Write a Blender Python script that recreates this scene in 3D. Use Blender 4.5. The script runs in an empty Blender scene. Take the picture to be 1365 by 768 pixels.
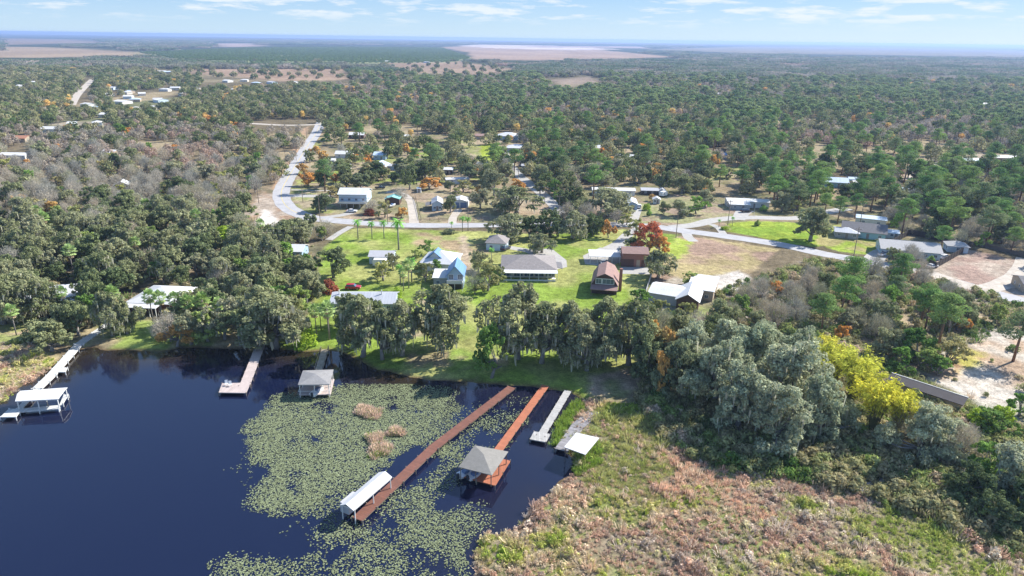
import bpy, math, random
import numpy as np
from mathutils import Vector, Matrix
random.seed(7); RNG = np.random.default_rng(11)
SC = bpy.context.scene
COL = SC.collection
# ------------------------------------------------------------------ camera model (target photo is 1365x768)
F = 910.0; CX = 682.5; CY = 384.0; H = 75.0
PITCH = math.radians(20.1); ROLL = math.radians(0.8)
R0 = Vector((1, 0, 0)); U0 = Vector((0, math.sin(PITCH), math.cos(PITCH))); FW = Vector((0, math.cos(PITCH), -math.sin(PITCH)))
RC = (R0 * math.cos(ROLL) - U0 * -math.sin(ROLL))
UC = (R0 * -math.sin(ROLL) + U0 * math.cos(ROLL))
LZ = 0.5
def G(px, py, z=LZ):
    d = FW * F + RC * (px - CX) - UC * (py - CY)
    if d.z > -0.5: d.z = -0.5
    t = (z - H) / d.z
    return Vector((d.x * t, d.y * t, z))
def PX(p):
    v = Vector(p) - Vector((0, 0, H))
    dd = v.dot(FW)
    return (CX + F * v.dot(RC) / dd, CY - F * v.dot(UC) / dd)
def S(px, py):
    v = G(px, py) - Vector((0, 0, H))
    return v.dot(FW) / F
cam = bpy.data.objects.new('camera', bpy.data.cameras.new('camera')); COL.objects.link(cam)
cam.data.sensor_width = 36; cam.data.lens = 36 * F / 1365; cam.data.clip_start = 1; cam.data.clip_end = 150000
m = Matrix(((RC.x, UC.x, -FW.x, 0), (RC.y, UC.y, -FW.y, 0), (RC.z, UC.z, -FW.z, H), (0, 0, 0, 1)))
cam.matrix_world = m; SC.camera = cam
# ------------------------------------------------------------------ noise
def vn(x, y, s, seed=0):
    x = np.asarray(x, float) / s + 917.3 + seed * 13.7; y = np.asarray(y, float) / s + 531.9 + seed * 7.1
    xi = np.floor(x); yi = np.floor(y); fx = x - xi; fy = y - yi
    fx = fx * fx * (3 - 2 * fx); fy = fy * fy * (3 - 2 * fy)
    def h(a, b):
        v = np.sin(a * 127.1 + b * 311.7 + seed * 74.7) * 43758.5453
        return v - np.floor(v)
    return (h(xi, yi) * (1 - fx) + h(xi + 1, yi) * fx) * (1 - fy) + (h(xi, yi + 1) * (1 - fx) + h(xi + 1, yi + 1) * fx) * fy
def fbm(x, y, s, seed=0):
    return (vn(x, y, s, seed) + .5 * vn(x, y, s / 2.1, seed + 1) + .25 * vn(x, y, s / 4.3, seed + 2)) / 1.75
# ------------------------------------------------------------------ materials
def srgb(r, g, b):
    f = lambda c: ((c / 255 + .055) / 1.055) ** 2.4 if c > 10 else c / 255 / 12.92
    return (f(r), f(g), f(b))
def newmat(name):
    mt = bpy.data.materials.new(name); mt.use_nodes = True
    nt = mt.node_tree; nt.nodes.clear()
    out = nt.nodes.new('ShaderNodeOutputMaterial')
    return mt, nt, out
def mat(name, col, rough=.8, var=.15, scale=.6, metal=0, spec=.3, dirt=None, stripe=None, bump=0, coord='Object'):
    mt, nt, out = newmat(name); N = nt.nodes; L = nt.links
    b = N.new('ShaderNodeBsdfPrincipled'); L.new(b.outputs[0], out.inputs[0])
    b.inputs['Roughness'].default_value = rough; b.inputs['Metallic'].default_value = metal
    b.inputs['Specular IOR Level'].default_value = spec
    tc = N.new('ShaderNodeTexCoord'); nz = N.new('ShaderNodeTexNoise'); L.new(tc.outputs[coord], nz.inputs['Vector'])
    nz.inputs['Scale'].default_value = scale; nz.inputs['Detail'].default_value = 5; nz.inputs['Roughness'].default_value = .65
    mr = N.new('ShaderNodeMapRange'); L.new(nz.outputs[0], mr.inputs[0])
    mr.inputs[1].default_value = .25; mr.inputs[2].default_value = .75; mr.inputs[3].default_value = 1 - var; mr.inputs[4].default_value = 1 + var
    mx = N.new('ShaderNodeMix'); mx.data_type = 'RGBA'; mx.blend_type = 'MULTIPLY'; mx.inputs[0].default_value = 1
    mx.inputs[6].default_value = (*col, 1); L.new(mr.outputs[0], mx.inputs[7])
    last = mx.outputs[2]
    if dirt:
        n2 = N.new('ShaderNodeTexNoise'); L.new(tc.outputs[coord], n2.inputs['Vector']); n2.inputs['Scale'].default_value = scale * 2.3; n2.inputs['Detail'].default_value = 7
        r2 = N.new('ShaderNodeMapRange'); L.new(n2.outputs[0], r2.inputs[0]); r2.inputs[1].default_value = .52; r2.inputs[2].default_value = .72; r2.inputs[4].default_value = .75
        m2 = N.new('ShaderNodeMix'); m2.data_type = 'RGBA'; L.new(r2.outputs[0], m2.inputs[0]); L.new(last, m2.inputs[6]); m2.inputs[7].default_value = (*dirt, 1); last = m2.outputs[2]
    if stripe:   # (axis, period, strength)
        sx = N.new('ShaderNodeSeparateXYZ'); L.new(tc.outputs[coord], sx.inputs[0])
        a = N.new('ShaderNodeMath'); a.operation = 'MULTIPLY'; L.new(sx.outputs[stripe[0]], a.inputs[0]); a.inputs[1].default_value = 1 / stripe[1]
        f = N.new('ShaderNodeMath'); f.operation = 'FRACT'; L.new(a.outputs[0], f.inputs[0])
        g = N.new('ShaderNodeMath'); g.operation = 'GREATER_THAN'; L.new(f.outputs[0], g.inputs[0]); g.inputs[1].default_value = .86
        h = N.new('ShaderNodeMath'); h.operation = 'MULTIPLY'; L.new(g.outputs[0], h.inputs[0]); h.inputs[1].default_value = stripe[2]
        fl = N.new('ShaderNodeMath'); fl.operation = 'FLOOR'; L.new(a.outputs[0], fl.inputs[0])
        wn = N.new('ShaderNodeTexWhiteNoise'); wn.noise_dimensions = '1D'; L.new(fl.outputs[0], wn.inputs['W'])
        wr = N.new('ShaderNodeMapRange'); L.new(wn.outputs[0], wr.inputs[0]); wr.inputs[3].default_value = 1 - stripe[2] * .35; wr.inputs[4].default_value = 1 + stripe[2] * .2
        m3 = N.new('ShaderNodeMix'); m3.data_type = 'RGBA'; m3.blend_type = 'MULTIPLY'; m3.inputs[0].default_value = 1; L.new(last, m3.inputs[6]); L.new(wr.outputs[0], m3.inputs[7])
        m4 = N.new('ShaderNodeMix'); m4.data_type = 'RGBA'; L.new(h.outputs[0], m4.inputs[0]); L.new(m3.outputs[2], m4.inputs[6]); m4.inputs[7].default_value = (*[c * .3 for c in col], 1); last = m4.outputs[2]
    L.new(last, b.inputs['Base Color'])
    if bump:
        bp = N.new('ShaderNodeBump'); bp.inputs['Strength'].default_value = bump; bp.inputs['Distance'].default_value = .1; L.new(nz.outputs[0], bp.inputs['Height']); L.new(bp.outputs[0], b.inputs['Normal'])
    return mt
def foliage(name, cols, trans=.33, leafvar=.5, locnoise=None, gain=2.3):
    """cols: ramp picked per object (Object Info Random) or, with locnoise, by where it stands"""
    mt, nt, out = newmat(name); N = nt.nodes; L = nt.links
    oi = N.new('ShaderNodeObjectInfo'); cr = N.new('ShaderNodeValToRGB')
    e = cr.color_ramp.elements; cols = [tuple(min(.8, v * gain) for v in c) for c in cols]
    if len(cols) == 1: cols = [cols[0], cols[0]]
    while len(e) < len(cols): e.new(.5)
    for i, c in enumerate(cols):
        e[i].position = i / max(1, len(cols) - 1); e[i].color = (*c, 1)
    if locnoise:
        nz = N.new('ShaderNodeTexNoise'); nz.inputs['Scale'].default_value = locnoise; nz.inputs['Detail'].default_value = 2
        L.new(oi.outputs['Location'], nz.inputs['Vector'])
        mr = N.new('ShaderNodeMapRange'); L.new(nz.outputs[0], mr.inputs[0]); mr.inputs[1].default_value = .36; mr.inputs[2].default_value = .64
        md = N.new('ShaderNodeMath'); md.operation = 'MULTIPLY_ADD'; L.new(oi.outputs['Random'], md.inputs[0]); md.inputs[1].default_value = .26; md.inputs[2].default_value = -.13
        ad = N.new('ShaderNodeMath'); ad.operation = 'ADD'; ad.use_clamp = True; L.new(md.outputs[0], ad.inputs[0]); L.new(mr.outputs[0], ad.inputs[1])
        L.new(ad.outputs[0], cr.inputs[0])
    else:
        L.new(oi.outputs['Random'], cr.inputs[0])
    at = N.new('ShaderNodeAttribute'); at.attribute_name = 'rnd'
    mr = N.new('ShaderNodeMapRange'); L.new(at.outputs['Fac'], mr.inputs[0]); mr.inputs[3].default_value = 1 - leafvar; mr.inputs[4].default_value = 1 + leafvar
    mx = N.new('ShaderNodeMix'); mx.data_type = 'RGBA'; mx.blend_type = 'MULTIPLY'; mx.inputs[0].default_value = 1
    L.new(cr.outputs[0], mx.inputs[6]); L.new(mr.outputs[0], mx.inputs[7])
    d = N.new('ShaderNodeBsdfDiffuse'); t = N.new('ShaderNodeBsdfTranslucent'); ms = N.new('ShaderNodeMixShader'); ms.inputs[0].default_value = trans
    L.new(mx.outputs[2], d.inputs[0]); L.new(mx.outputs[2], t.inputs[0]); L.new(d.outputs[0], ms.inputs[1]); L.new(t.outputs[0], ms.inputs[2]); L.new(ms.outputs[0], out.inputs[0])
    return mt
M = {}
M['asphalt'] = mat('asphalt', (.40, .395, .40), .9, .14, .25, dirt=(.33, .32, .31))
M['asphalt_dark'] = mat('old_asphalt', (.30, .30, .31), .9, .12, .25)
M['drive'] = mat('concrete_drive', (.40, .385, .36), .85, .14, .4, dirt=(.31, .29, .26))
M['sandtrack'] = mat('sand_track', (.47, .42, .36), .95, .2, .3, dirt=(.33, .28, .21))
M['yellowline'] = mat('road_paint', (.6, .47, .15), .8, .3, 2)
M['bark'] = mat('bark', (.14, .115, .09), .9, .3, 2)
M['barkgrey'] = mat('grey_bark', (.25, .23, .21), .9, .3, 2)
M['pinebark'] = mat('pine_bark', (.2, .13, .09), .9, .3, 2)
M['oakleaf'] = foliage('oak_leaves', [(.075, .095, .042), (.115, .13, .062), (.16, .16, .09), (.095, .115, .052), (.19, .185, .12), (.135, .155, .065)])
M['oakdark'] = foliage('dark_oak_leaves', [(.06, .08, .036), (.085, .105, .05), (.11, .125, .07)])
M['silver'] = foliage('silver_oak_leaves', [(.19, .205, .13), (.235, .245, .165), (.16, .18, .11)])
M['mossyleaf'] = foliage('mossy_oak_leaves', [(.13, .14, .07), (.165, .17, .095), (.105, .12, .055)])
M['moss'] = foliage('spanish_moss', [(.19, .19, .145), (.23, .22, .17)], leafvar=.3)
M['pineleaf'] = foliage('pine_needles', [(.06, .11, .035), (.09, .15, .045), (.13, .18, .055), (.07, .115, .045), (.12, .14, .07)])
M['greenleaf'] = foliage('green_leaves', [(.09, .16, .035), (.14, .21, .05), (.07, .12, .03), (.19, .22, .07)])
M['olive'] = foliage('olive_leaves', [(.20, .20, .07), (.15, .16, .07), (.24, .20, .09)])
M['twig'] = foliage('bare_twigs', [(.22, .205, .17), (.26, .235, .19), (.20, .20, .175), (.29, .25, .19), (.22, .22, .15)], trans=.1, leafvar=.35, gain=1.9)
M['orange'] = foliage('orange_leaves', [(.62, .27, .06), (.50, .28, .09), (.62, .36, .13), (.44, .30, .12)], gain=1.5)
M['redleaf'] = foliage('red_leaves', [(.52, .17, .09), (.50, .19, .08)], gain=1.15)
M['yellow'] = foliage('bamboo_leaves', [(.50, .47, .06), (.44, .45, .08), (.54, .50, .09)], trans=.35, gain=1.45)
M['palmleaf'] = foliage('palm_fronds', [(.13, .19, .06), (.17, .22, .09), (.12, .17, .05)])
M['palmbright'] = foliage('feather_palm_fronds', [(.09, .20, .04), (.12, .24, .05)])
M['deadfrond'] = foliage('dead_fronds', [(.28, .22, .14)])
M['redshrub'] = foliage('rust_shrub_leaves', [(.30, .10, .06)], gain=1.15)
M['limeleaf'] = foliage('lime_leaves', [(.25, .36, .04), (.30, .40, .05)], trans=.35, gain=1.4)
M['marsh'] = foliage('marsh_grass', [(.24, .33, .05), (.33, .38, .08), (.44, .42, .15), (.50, .41, .26), (.58, .45, .34), (.60, .38, .27), (.46, .31, .23), (.36, .28, .22), (.55, .46, .38), (.42, .40, .16), (.28, .33, .08)], trans=.3, leafvar=.5, locnoise=.05, gain=1.5)
M['marshgreen'] = foliage('marsh_yellow_green', [(.36, .38, .12), (.46, .44, .19), (.31, .35, .10), (.52, .45, .25)], trans=.3, gain=1.3)
M['marshpink'] = foliage('marsh_pink', [(.60, .38, .27), (.55, .42, .32), (.66, .46, .33)], trans=.3, gain=1.25)
M['reed'] = foliage('green_reed', [(.22, .33, .05), (.28, .36, .08)], trans=.3, gain=1.15)
M['tangrass'] = foliage('tan_grass', [(.62, .47, .36), (.70, .54, .42)], trans=.2, gain=1.15)
M['undergrowth'] = foliage('undergrowth', [(.06, .10, .025), (.12, .13, .06), (.20, .17, .10), (.11, .15, .04), (.28, .22, .16)], leafvar=.5, locnoise=.08)
def M2(k, *a, **kw): M[k] = mat(k, *a, **kw); return M[k]
M2('white_wall', (.64, .64, .62), .7, .06); M2('cream_wall', (.62, .58, .50), .7, .08); M2('blue_wall', (.30, .42, .56), .7, .08)
M2('paleblue_wall', (.50, .60, .68), .7, .08); M2('grey_wall', (.36, .37, .37), .7, .08); M2('brown_wall', (.16, .075, .055), .8, .15, stripe=(2, .25, .3))
M2('darkbrown_wall', (.10, .06, .045), .8, .15); M2('tan_wall', (.42, .34, .25), .8, .1); M2('brick_wall', (.32, .15, .11), .85, .2, 2); M2('aqua_wall', (.30, .50, .55), .7, .08)
M2('white_metal', (.66, .66, .66), .5, .04, .3, dirt=(.56,.555,.54), stripe=(0, .9, .10), spec=.4); M2('white_roof', (.62, .62, .61), .7, .08, .3, dirt=(.58, .57, .54))
M2('grey_metal', (.47, .49, .53), .55, .06, .3, stripe=(0, .9, .2)); M2('blue_metal', (.12, .26, .50), .45, .06, .3, stripe=(0, .6, .25), spec=.5)
M2('palebl_metal', (.52, .62, .72), .5, .06, .3, stripe=(0, .6, .2)); M2('shingle', (.27, .245, .235), .9, .2, 1.2, dirt=(.19, .175, .17), bump=.3); M2('shingle_dark', (.17, .165, .17), .9, .16, 1.2)
M2('shingle_brown', (.30, .195, .17), .9, .18, 1.2, bump=.3); M2('shingle_light', (.42, .41, .40), .9, .12, 1.2); M2('teal_roof', (.25, .52, .48), .6, .08); M2('red_roof', (.36, .10, .09), .6, .1); M2('orange_roof', (.42, .20, .12), .7, .1)
M2('barn_roof', (.05, .045, .05), .8, .2, 1.0); M2('boat_shingle', (.27, .265, .265), .9, .15, 1.2, dirt=(.20, .195, .19)); M2('thatch', (.235, .225, .205), .9, .16, 1.5, bump=.3)
M2('trim', (.68, .68, .67), .6, .05); M2('darktrim', (.06, .05, .045), .7, .1); M2('door_paint', (.25, .22, .2), .6, .1); M2('garage', (.13, .07, .055), .6, .1)
M2('deck_red', (.20, .088, .062), .75, .18, .8, dirt=(.13,.07,.055), stripe=(0, .45, .35)); M2('deck_orange', (.42, .15, .08), .75, .12, .8, dirt=(.30,.13,.08), stripe=(0, .45, .3)); M2('deck_grey', (.42, .41, .39), .85, .15, .8, dirt=(.28,.27,.25), stripe=(0, .45, .35))
M2('deck_pale', (.50, .42, .39), .8, .12, .8, dirt=(.36,.31,.28), stripe=(0, .45, .25)); M2('deck_white', (.58, .58, .56), .8, .15, .8, dirt=(.42,.41,.38), stripe=(0, .45, .25)); M2('deck_old', (.27, .26, .27), .9, .3, 1.2, stripe=(0, .45, .5)); M2('deck_worn', (.40, .34, .25), .9, .3, 1.2, stripe=(0, .45, .5))
M2('post', (.24, .20, .16), .85, .2); M2('whitepost', (.68, .68, .66), .7, .08); M2('fence_wood', (.16, .13, .11), .9, .2); M2('wood_pole', (.24, .19, .15), .9, .15); M2('panel_grey', (.46, .46, .48), .7, .08)
M2('rubber', (.02, .02, .02), .8, .1); M2('chrome', (.6, .6, .6), .25, .02, metal=1); M2('car_red', (.38, .012, .03), .3, .02, spec=.6); M2('car_white', (.75, .75, .75), .3, .02, spec=.6); M2('car_dark', (.03, .035, .045), .3, .02, spec=.6); M2('car_blue', (.10, .17, .32), .3, .02, spec=.6); M2('car_grey', (.35, .36, .38), .3, .02, spec=.6)
M2('lamp_red', (.5, .01, .01), .3, .01); M2('lamp_clear', (.8, .8, .78), .2, .01); M2('plastic_white', (.78, .78, .77), .5, .04); M2('tealtarp', (.16, .45, .48), .6, .1); M2('gravel', (.42, .40, .37), .95, .2, 3)
gm, nt, out = newmat('window_glass'); b = nt.nodes.new('ShaderNodeBsdfPrincipled'); b.inputs['Base Color'].default_value = (.09, .13, .18, 1); b.inputs['Roughness'].default_value = .12; b.inputs['Specular IOR Level'].default_value = .5; nt.links.new(b.outputs[0], out.inputs[0]); M['glass'] = gm
# ------------------------------------------------------------------ mesh helpers
def mesh_raw(name, V, faces=None, quads=None, tris=None, mt=None, rnd=None, smooth=False):
    me = bpy.data.meshes.new(name)
    if faces is not None:
        me.from_pydata([tuple(v) for v in V], [], faces)
    else:
        V = np.asarray(V, np.float32); k = 4 if quads is not None else 3
        A = np.asarray(quads if quads is not None else tris, np.int32)
        me.vertices.add(len(V)); me.vertices.foreach_set('co', V.ravel())
        me.loops.add(A.size); me.loops.foreach_set('vertex_index', A.ravel())
        me.polygons.add(len(A)); me.polygons.foreach_set('loop_start', np.arange(0, A.size, k, dtype=np.int32)); me.polygons.foreach_set('loop_total', np.full(len(A), k, np.int32))
        me.update(calc_edges=True)
    if rnd is not None:
        a = me.attributes.new('rnd', 'FLOAT', 'POINT'); a.data.foreach_set('value', np.asarray(rnd, np.float32))
    if smooth: me.polygons.foreach_set('use_smooth', np.ones(len(me.polygons), bool))
    if mt: me.materials.append(mt)
    return me
def ob(name, me, parent=None, loc=None, rot=0):
    o = bpy.data.objects.new(name, me); COL.objects.link(o)
    if parent: o.parent = parent
    if loc is not None: o.location = loc
    if rot: o.rotation_euler = (0, 0, rot)
    return o
def tag(o, label=None, cat=None, group=None, kind=None):
    if label: o['label'] = label
    if cat: o['category'] = cat
    if group: o['group'] = group
    if kind: o['kind'] = kind
    return o
def thing(name, label, cat, loc, rot=0, group=None):
    o = bpy.data.objects.new(name, None); COL.objects.link(o); o.location = loc; o.rotation_euler = (0, 0, rot); o.empty_display_size = .3
    return tag(o, label, cat, group)
class MB:
    def __init__(s): s.v = []; s.f = []
    def add(s, vs, fs):
        n = len(s.v); s.v += [tuple(v) for v in vs]; s.f += [tuple(i + n for i in f) for f in fs]; return s
    def box(s, x0, x1, y0, y1, z0, z1):
        return s.add([(x0, y0, z0), (x1, y0, z0), (x1, y1, z0), (x0, y1, z0), (x0, y0, z1), (x1, y0, z1), (x1, y1, z1), (x0, y1, z1)],
                     [(0, 3, 2, 1), (4, 5, 6, 7), (0, 1, 5, 4), (1, 2, 6, 5), (2, 3, 7, 6), (3, 0, 4, 7)])
    def bar(s, a, b, w, h=None):
        a = Vector(a); b = Vector(b); d = (b - a).normalized(); h = h or w
        u = d.cross(Vector((0, 0, 1)));
        if u.length < .01: u = Vector((1, 0, 0))
        u.normalize(); v = u.cross(d); u *= w / 2; v *= h / 2
        return s.add([a - u - v, a + u - v, a + u + v, a - u + v, b - u - v, b + u - v, b + u + v, b - u + v], [(0, 3, 2, 1), (4, 5, 6, 7), (0, 1, 5, 4), (1, 2, 6, 5), (2, 3, 7, 6), (3, 0, 4, 7)])
    def tube(s, pts, rads, k=7):
        pts = [Vector(p) for p in pts]; n0 = len(s.v); vs = []; fs = []
        for i, p in enumerate(pts):
            d = (pts[min(i + 1, len(pts) - 1)] - pts[max(i - 1, 0)]).normalized()
            u = d.cross(Vector((.3, .1, 1)).normalized() if abs(d.z) < .9 else Vector((1, 0, 0))).normalized(); v = d.cross(u)
            for j in range(k):
                a = 2 * math.pi * j / k; vs.append(p + (u * math.cos(a) + v * math.sin(a)) * rads[i])
        for i in range(len(pts) - 1):
            for j in range(k):
                fs.append((i * k + j, i * k + (j + 1) % k, (i + 1) * k + (j + 1) % k, (i + 1) * k + j))
        fs.append(tuple(range(k - 1, -1, -1))); fs.append(tuple((len(pts) - 1) * k + j for j in range(k)))
        return s.add(vs, fs)
    def slab(s, polys, t):
        idx = {}; vs = []
        def vi(p):
            key = tuple(round(c, 4) for c in p)
            if key not in idx: idx[key] = len(vs); vs.append(tuple(p))
            return idx[key]
        fp = [tuple(vi(p) for p in poly) for poly in polys]; n = len(vs); cnt = {}
        for f in fp:
            for a, b in zip(f, f[1:] + f[:1]): cnt[(a, b)] = 1
        allv = vs + [(x, y, z - t) for x, y, z in vs]
        fs = list(fp) + [tuple(i + n for i in reversed(f)) for f in fp]
        for (a, b) in cnt:
            if (b, a) not in cnt: fs.append((b, a, a + n, b + n))
        return s.add(allv, fs)
    def prism(s, prof, y0, y1):
        n = len(prof)
        vs = [(x, y0, z) for x, z in prof] + [(x, y1, z) for x, z in prof]
        fs = [tuple(range(n)), tuple(range(2 * n - 1, n - 1, -1))] + [(i, i + n, (i + 1) % n + n, (i + 1) % n) for i in range(n)]
        return s.add(vs, fs)
    def build(s, name, mt, parent=None, loc=None, smooth=False):
        return ob(name, mesh_raw(name, s.v, faces=s.f, mt=mt, smooth=smooth), parent, loc)
def spline(pts, step):
    P = [Vector(p) for p in pts]; out = []
    for i in range(len(P) - 1):
        p0 = P[max(i - 1, 0)]; p1 = P[i]; p2 = P[i + 1]; p3 = P[min(i + 2, len(P) - 1)]
        n = max(1, int((p2 - p1).length / step))
        for k in range(n):
            t = k / n
            out.append(.5 * ((2 * p1) + (p2 - p0) * t + (2 * p0 - 5 * p1 + 4 * p2 - p3) * t * t + (3 * p1 - p0 - 3 * p2 + p3) * t ** 3))
    out.append(P[-1]); return out
def ribbon(name, pxs, w, mt, dz, wend=None, off=0):
    pts = spline([G(*p) for p in pxs], 3.0); V = []; Fc = []
    for i, p in enumerate(pts):
        d = pts[min(i + 1, len(pts) - 1)] - pts[max(i - 1, 0)]; d.z = 0; d.normalize(); nrm = Vector((-d.y, d.x, 0))
        ww = w + ((wend - w) * i / (len(pts) - 1) if wend else 0)
        ww *= 1 + .03 * math.sin(i * 1.3)
        V.append(p + nrm * (ww / 2 + off)); V.append(p - nrm * (ww / 2 - off))
    V = [(v.x, v.y, LZ + dz) for v in V]
    for i in range(len(pts) - 1): Fc.append((2 * i + 1, 2 * i + 3, 2 * i + 2, 2 * i))
    return tag(ob(name, mesh_raw(name, V, faces=Fc, mt=mt)), kind='structure')
def patch(name, pxs, mt, dz, z=LZ):
    pts = [G(*p) for p in pxs]
    a = sum(p.x * q.y - q.x * p.y for p, q in zip(pts, pts[1:] + pts[:1]))
    if a < 0: pts.reverse()
    return tag(ob(name, mesh_raw(name, [(p.x, p.y, z + dz) for p in pts], faces=[tuple(range(len(pts)))], mt=mt)), kind='structure')
# ------------------------------------------------------------------ layout polygons in photo pixels
LAKE = [(-90, 590), (-30, 553), (0, 537), (25, 518), (55, 498), (85, 480), (106, 467), (125, 464), (160, 468), (215, 470), (240, 464), (285, 465), (330, 466), (352, 462), (400, 468), (440, 467), (455, 470), (470, 478),
        (490, 486), (507, 493), (530, 500), (560, 505), (590, 507), (630, 509), (680, 514), (720, 516), (755, 521), (772, 532), (765, 552), (757, 570), (748, 585), (752, 600), (765, 612), (770, 626), (752, 640), (730, 655),
        (706, 676), (690, 700), (668, 709), (650, 706), (640, 716), (628, 742), (635, 768), (655, 830), (700, 1200), (-500, 1200), (-700, 760), (-300, 650)]
MARSH = [(768, 533), (800, 533), (850, 540), (885, 572), (905, 600), (1000, 620), (1060, 640), (1130, 650), (1200, 682), (1290, 715), (1365, 742), (1460, 790), (1500, 1200), (700, 1200), (655, 830), (635, 768), (628, 742), (640, 716), (650, 706), (668, 709), (690, 700), (706, 676), (730, 655), (752, 640), (770, 626), (765, 612), (752, 600), (748, 585), (757, 570), (765, 552)]
MARSHL = [(-250, 500), (-60, 462), (30, 455), (62, 470), (78, 482), (50, 501), (22, 520), (0, 537), (-30, 553), (-90, 590), (-300, 650)]
YARD = [(412, 430), (430, 330), (470, 304), (650, 309), (720, 313), (830, 306), (905, 313), (900, 345), (870, 400), (880, 470), (850, 520), (790, 532), (760, 522), (680, 514), (600, 507), (530, 500), (490, 486), (440, 467), (400, 468), (350, 463), (370, 445)]
LLAWN = [(90, 478), (110, 440), (160, 425), (240, 425), (330, 440), (350, 462), (285, 465), (240, 464), (215, 470), (160, 468), (106, 467)]
LOTBROWN = [(905, 315), (935, 316), (1040, 333), (1015, 352), (995, 372), (965, 395), (900, 388), (862, 372), (885, 345)]
LOTRIGHT = [(1235, 360), (1250, 345), (1290, 333), (1365, 348), (1480, 375), (1480, 440), (1365, 405), (1300, 385), (1250, 375)]
LOTLOW = [(1250, 470), (1295, 442), (1365, 425), (1480, 425), (1500, 540), (1365, 532), (1330, 545), (1290, 530), (1235, 502)]
SANDL = [(325, 285), (350, 255), (372, 262), (385, 283), (400, 292), (360, 300), (340, 300)]
DIRTN = [(440, 290), (445, 255), (500, 245), (640, 245), (690, 262), (730, 265), (760, 292), (700, 296), (620, 298), (530, 298), (480, 292)]
GRASSN = [(430, 250), (425, 215), (470, 195), (560, 195), (640, 205), (650, 245), (560, 250), (470, 246)]
LOTNE = [(785, 290), (800, 268), (870, 268), (900, 258), (965, 272), (1010, 290), (945, 294), (905, 302), (860, 298)]
TRIANGLE = [(948, 300), (1000, 295), (1050, 296), (1085, 300), (1115, 322), (1090, 330), (1045, 324), (1000, 314), (960, 307)]
RLAWN = [(1090, 300), (1160, 300), (1188, 318), (1195, 330), (1170, 342), (1120, 336), (1085, 325)]
CLEAR = [(585, 185), (680, 178), (700, 180), (720, 215), (690, 222), (650, 215), (600, 200)]
CLEAR2 = [(705, 190), (850, 190), (850, 215), (770, 225), (705, 215)]
CLEAR3 = [(920, 245), (965, 218), (1060, 218), (1060, 235), (1000, 240)]
FIELDS = [([(-200, 60), (0, 62), (70, 63), (185, 69), (185, 74), (60, 77), (-200, 78)], (.37, .28, .19)),
          ([(-200, 50), (0, 51), (110, 53), (140, 57), (0, 60), (-200, 60)], (.27, .21, .16)),
          ([(585, 63), (640, 61), (760, 63), (900, 76), (830, 78), (700, 81), (630, 79), (625, 70)], (.39, .285, .215)),
          ([(610, 61), (640, 59.5), (740, 61), (830, 66), (760, 67), (650, 64)], (.62, .52, .48)),
          ([(860, 66), (1000, 62), (1200, 63), (1460, 70), (1460, 76), (1200, 74), (1000, 71)], (.24, .215, .16)),
          ([(500, 84), (600, 80), (690, 93), (640, 100), (560, 97)], (.34, .25, .18)),
          ([(240, 92), (460, 92), (470, 106), (380, 108), (260, 98)], (.38, .27, .19)),
          ([(280, 58), (340, 58), (350, 62), (290, 63)], (.42, .33, .30)),
          ([(730, 106), (790, 102), (800, 110), (750, 114)], (.33, .26, .20)),
          ([(690, 61), (850, 62), (870, 65), (720, 63)], (.42, .33, .30))]
GROVE = [(185, 70), (330, 64), (480, 63), (590, 64), (628, 78), (600, 83), (470, 85), (455, 82), (330, 84), (230, 78)]
def inpoly_sd(poly, X, Y):
    """signed distance to polygon (positive inside), world metres"""
    P = np.array([(p[0], p[1]) for p in poly], float)
    d2 = np.full(X.shape, 1e18); ins = np.zeros(X.shape, bool)
    for i in range(len(P)):
        ax, ay = P[i - 1]; bx, by = P[i]; ex, ey = bx - ax, by - ay
        t = np.clip(((X - ax) * ex + (Y - ay) * ey) / (ex * ex + ey * ey + 1e-9), 0, 1)
        d2 = np.minimum(d2, (X - ax - t * ex) ** 2 + (Y - ay - t * ey) ** 2)
        c = (ay > Y) != (by > Y)
        ins ^= c & (X < (bx - ax) * (Y - ay) / (by - ay + 1e-12) + ax)
    return np.where(ins, 1, -1) * np.sqrt(d2)
def W(poly, z=LZ): return [G(x, y, z)[:2] for x, y in poly]
lakeW = W(LAKE, .1)
# ------------------------------------------------------------------ ground sheet
def axis(a, b, lim, g=1.045, st=1.15):
    c = list(np.arange(a, b, st)); s = st; v = c[-1]
    while v < lim: s *= g; v += s; c.append(v)
    s = st; v = c[0]; lo = []
    while v > -lim: s *= g; v -= s; lo.append(v)
    return np.array(lo[::-1] + c)
gx = axis(-200, 215, 40000); gy = axis(68, 400, 40000)
X, Y = np.meshgrid(gx, gy); D = np.hypot(X, Y)
SDL = np.full(X.shape, -1e4)
nb = (np.abs(X) < 900) & (Y > -300) & (Y < 420)
SDL[nb] = inpoly_sd(lakeW, X[nb], Y[nb])
sdw = SDL + (fbm(X, Y, 5, 3) - .5) * 2.4
Z = np.where(sdw > -2.5, LZ - (sdw + 2.5) * .22, LZ); Z = np.clip(Z, -1.6, LZ)
near = D < 1200
col = np.zeros(X.shape + (3,)); A = np.array
n1 = fbm(X, Y, 40, 5)[..., None]; n2 = fbm(X, Y, 9, 8)[..., None]
col[:] = A((.13, .115, .07)) * (1 - n1) + A((.21, .165, .11)) * n1
n3 = np.clip((.40 - fbm(X, Y, 110, 97)) / .08, 0, 1)[..., None] * (Y > 400)[..., None]; col[:] = col * (1 - n3) + A((.33, .27, .17)) * n3
far = np.clip((D - 1000) / 1500, 0, 1)[..., None]
nf = fbm(X, Y, 600, 15); nf2 = fbm(X * .35, Y, 1500, 25)
fc = A((.055, .075, .045))[None, None] * np.ones_like(col)
fm = np.clip((nf2 - .66) / .06, 0, 1)[..., None] * np.clip((D - 3500) / 1500, 0, 1)[..., None]
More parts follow.
